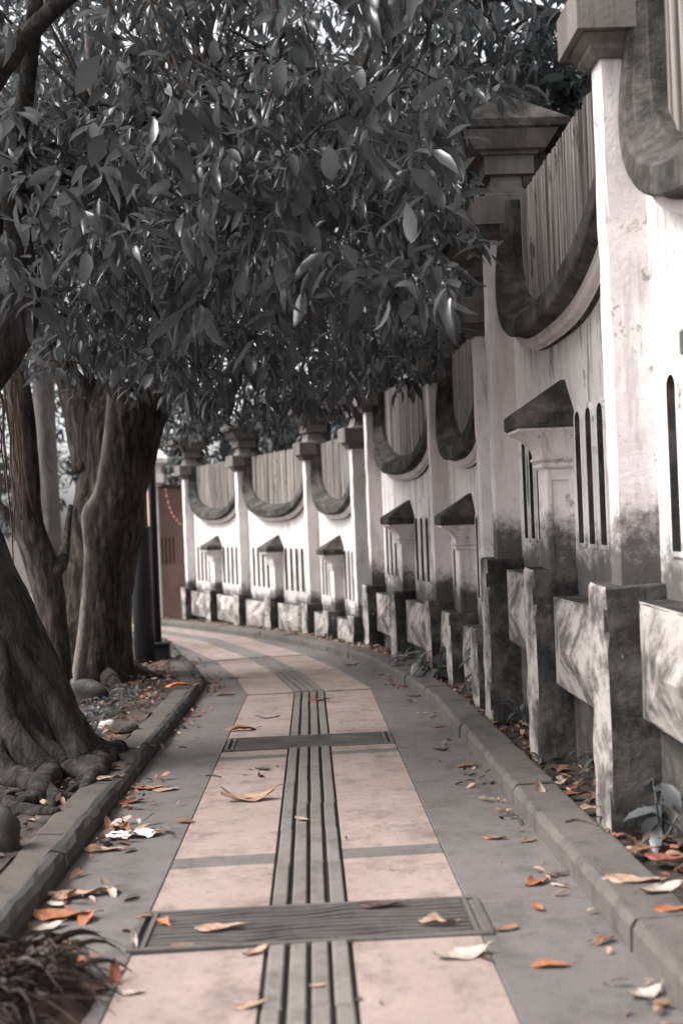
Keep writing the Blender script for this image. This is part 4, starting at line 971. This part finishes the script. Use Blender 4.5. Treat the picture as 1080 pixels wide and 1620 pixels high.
# small scraps on the paving that nothing tells apart
scrap = [fallen_mesh(DRY[c], k) for c, k in (('dark', 1), ('brown', 0), ('dark', 3))]
for k in range(70):
    s_ = rng.uniform(S(3.2), S(17)); o_ = rng.uniform(-1.2, 1.1); p = pc(s_, o_, .004); l = rng.uniform(.015, .045)
    tag(link('leaf_scrap', scrap[k % 3], T(*p) @ Matrix.Rotation(rng.uniform(0, 6.28), 4, 'Z') @ Matrix.Scale(l, 4)), 'tiny dark scrap of dry leaf scattered on the paving', 'leaf scrap', 'scraps on the paving')
# twigs on the path
for px, lab in (([(350, 1245), (375, 1262), (408, 1262)], 'thin curved twig beside the long tan leaf'), ([(405, 1132), (422, 1136), (442, 1132)], 'thin dark twig on the slab beyond the second grate'), ([(325, 1227), (335, 1226), (350, 1229)], 'short twig on the left edge of the salmon slab'),
                ([(893, 1300), (915, 1296), (945, 1306)], 'thin bent twig lying on the right kerb top')):
    dz = .125 if 'kerb top' in lab else .008
    m = MB(); q = spline([gp(x, y, dz) for x, y in px], 4); m.tube(q, .005, 5); tag(link('twig', m.mesh('twig', DRY['dark'], True)), lab, 'twig', 'twigs on the ground')

# litter in the beds (nobody could count it)
def litter(name, pts, size, mats, label):
    n = len(pts); P = np.array(pts); d = unit(n); d[:, 2] *= .35; up = unit(n)*.55+np.array([0, 0, 1]); F = frames(d, up); s = size[0]+(size[1]-size[0])*rng.random(n)
    V = leaf_batch(P, F, s, .8+rng.random(n)*.6); me = leaves_mesh(name, mats[0], V)
    for m in mats[1:]: me.materials.append(m)
    mi = np.repeat(rng.integers(0, len(mats), n), len(LF)); me.polygons.foreach_set('material_index', mi.astype(np.int32)); me.update()
    return tag(link(name, me), label, 'litter', kind='stuff')
kr_pts = poly_res(KR, .05); km = miters(kr_pts); pts = []
for k in range(2000):
    i = rng.integers(0, len(kr_pts)); o = rng.uniform(.26, .62); p = kr_pts[i]+km[i]*o; pts.append((p.x, p.y, gz(p.y)+.075+rng.uniform(0, .03)))
litter('leaf_litter', pts, (.04, .13), [DRY['brown'], DRY['dark'], DRY['red'], DRY['tan']], 'brown leaf litter in the bed along the foot of the wall')
kl_pts = poly_res(KL, .05); km = miters(kl_pts); pts = []
for k in range(4200):
    i = rng.integers(0, len(kl_pts)); o = -.30-abs(rng.normal())*.8; p = kl_pts[i]+km[i]*o; pts.append((p.x, p.y, gz(p.y)+.085+rng.uniform(0, .025)))
litter('leaf_litter', pts, (.03, .10), [DRY['brown'], DRY['dark'], DRY['dark'], DRY['tan'], DRY['red']], 'brown leaf litter round the roots in the left tree bed')
def strip(poly, n, mean, sd_, dz, y0, y1):
    P_ = poly_res(poly, .04); mi_ = miters(P_); out = []
    while len(out) < n:
        i = rng.integers(0, len(P_)); o = mean+abs(rng.normal())*sd_; p = P_[i]+mi_[i]*o
        if y0 < p.y < y1 and (math.sin(2.1*p.y)+math.sin(5.3*p.y+1)+math.sin(.9*p.y+2)) > rng.uniform(-1.4, 2.4): out.append((p.x, p.y, gz(p.y)+dz+rng.uniform(0, .012)))
    return out
litter('leaf_litter', strip(KL, 240, .03, .12, .012, 3, 17), (.025, .085), [DRY['brown'], DRY['dark'], DRY['tan'], DRY['red'], DRY['orange']], 'brown crumbled leaves gathered on the paving along the left kerb')
litter('leaf_litter', strip([(x, y) for x, y in KR], 150, -.03, -.08, .012, 3, 17), (.025, .075), [DRY['brown'], DRY['dark'], DRY['dark'], DRY['tan']], 'brown crumbled leaves gathered on the paving along the right kerb')
litter('leaf_litter', strip(KL, 46, .05, .2, .014, 3.6, 6.2), (.07, .15), [DRY['brown'], DRY['tan'], DRY['orange'], DRY['brown'], DRY['pale']], 'larger brown and tan leaves heaped at the near end of the left kerb')
pts = []
for k in range(900):
    q = gp(rng.uniform(130, 300), rng.uniform(1090, 1150), .09); pts.append((q.x, q.y, q.z+rng.uniform(-.01, .07)))
pts = [p for p in pts if p[0] < -1.85]
gc = litter('ground_cover', pts, (.05, .10), [M_WEED], 'low grey-green ground cover between the rock and the kerb')

# white plastic scrap
b = MB(); nx, ny = 14, 6; v = []
for j in range(ny+1):
    for i in range(nx+1):
        x, y = (i/nx-.5)*.26, (j/ny-.5)*.10; v.append((x+.006*math.sin(j*1.7), y*(1+.2*math.sin(i*.7)), .014+.009*math.sin(i*.9+j*.8)+.006*math.sin(i*1.9-j*1.3)))
b.add(v, [(j*(nx+1)+i, j*(nx+1)+i+1, (j+1)*(nx+1)+i+1, (j+1)*(nx+1)+i) for j in range(ny) for i in range(nx)])
M_PLAST = NT('white_plastic').fin((0.74, 0.78, 0.80), .35, spec=.5)
tag(link('plastic_scrap', b.mesh('plastic_scrap', M_PLAST, True), T(*gp(207, 1323, .004)) @ Matrix.Rotation(.15, 4, 'Z')), 'crumpled white plastic scrap on grey paving by the left kerb', 'plastic scrap')

# pile of dry fronds in the lower left corner
M_FROND = mat_dry('dead_frond', (0.012, 0.008, 0.007), (0.055, 0.034, 0.028))
pile = empty('frond_pile', gp(60, 1590, 0)); tag(pile, 'dark heap of dry brown fronds in the lower left corner', 'frond pile')
c0 = gp(20, 1600, 0)
m = MB(); nx, ny = 18, 12; v = []
for j in range(ny+1):
    for i in range(nx+1):
        a, c = i/nx, j/ny; x = c0.x-.45+a*.78; y = c0.y-.42+c*.86; e = max(0, 1-((a-.32)/.62)**2-((c-.45)/.62)**2)
        v.append((x, y, gz(y)-.02+.12*e**.6+.03*rng.uniform(-1, 1)*e))
m.add(v, [(j*(nx+1)+i, j*(nx+1)+i+1, (j+1)*(nx+1)+i+1, (j+1)*(nx+1)+i) for j in range(ny) for i in range(nx)]); link('matted_core', m.mesh('matted_core', M_FROND, True), None, pile)
for k in range(220):
    m = MB(); bx, by = rng.uniform(-.45, .12), rng.uniform(-.36, .36); e0 = max(0, 1-((bx+.2)/.5)**2-(by/.46)**2)
    base = Vector((c0.x+bx, c0.y+by, c0.z+.02+.10*e0**.6+rng.uniform(0, .045)))
    l = rng.uniform(.18, .48)*(1-.45*max(0, bx+.1)/.22); az = rng.normal()*.8; ph = rng.uniform(0, 6); pts = []
    for i in range(8):
        u = i/7; q = base+Vector((math.cos(az)*l*u, math.sin(az)*l*u+.05*math.sin(5*u+ph), 0)); q.z = base.z*(1-u**1.6)+(gz(q.y)+.012)*u**1.6+.02*math.sin(math.pi*u)+.010*math.sin(7*u+ph); pts.append(q)
    r = rng.uniform(.004, .026)*rng.uniform(.5, 1); loops = []
    for i, q in enumerate(pts):
        ww = r*(1.1-.85*(i/7)); tw = ph+i*.3; a = Vector((0, math.cos(tw), math.sin(tw)))*ww; c = Vector((0, -math.sin(tw), math.cos(tw)))*ww*.15
        loops.append([q+a, q+c, q-a, q-c])
    m.loft(loops); link('frond', m.mesh('frond', [M_FROND, M_FROND, M_FROND, DRY['dark']][k % 4], True), None, pile)
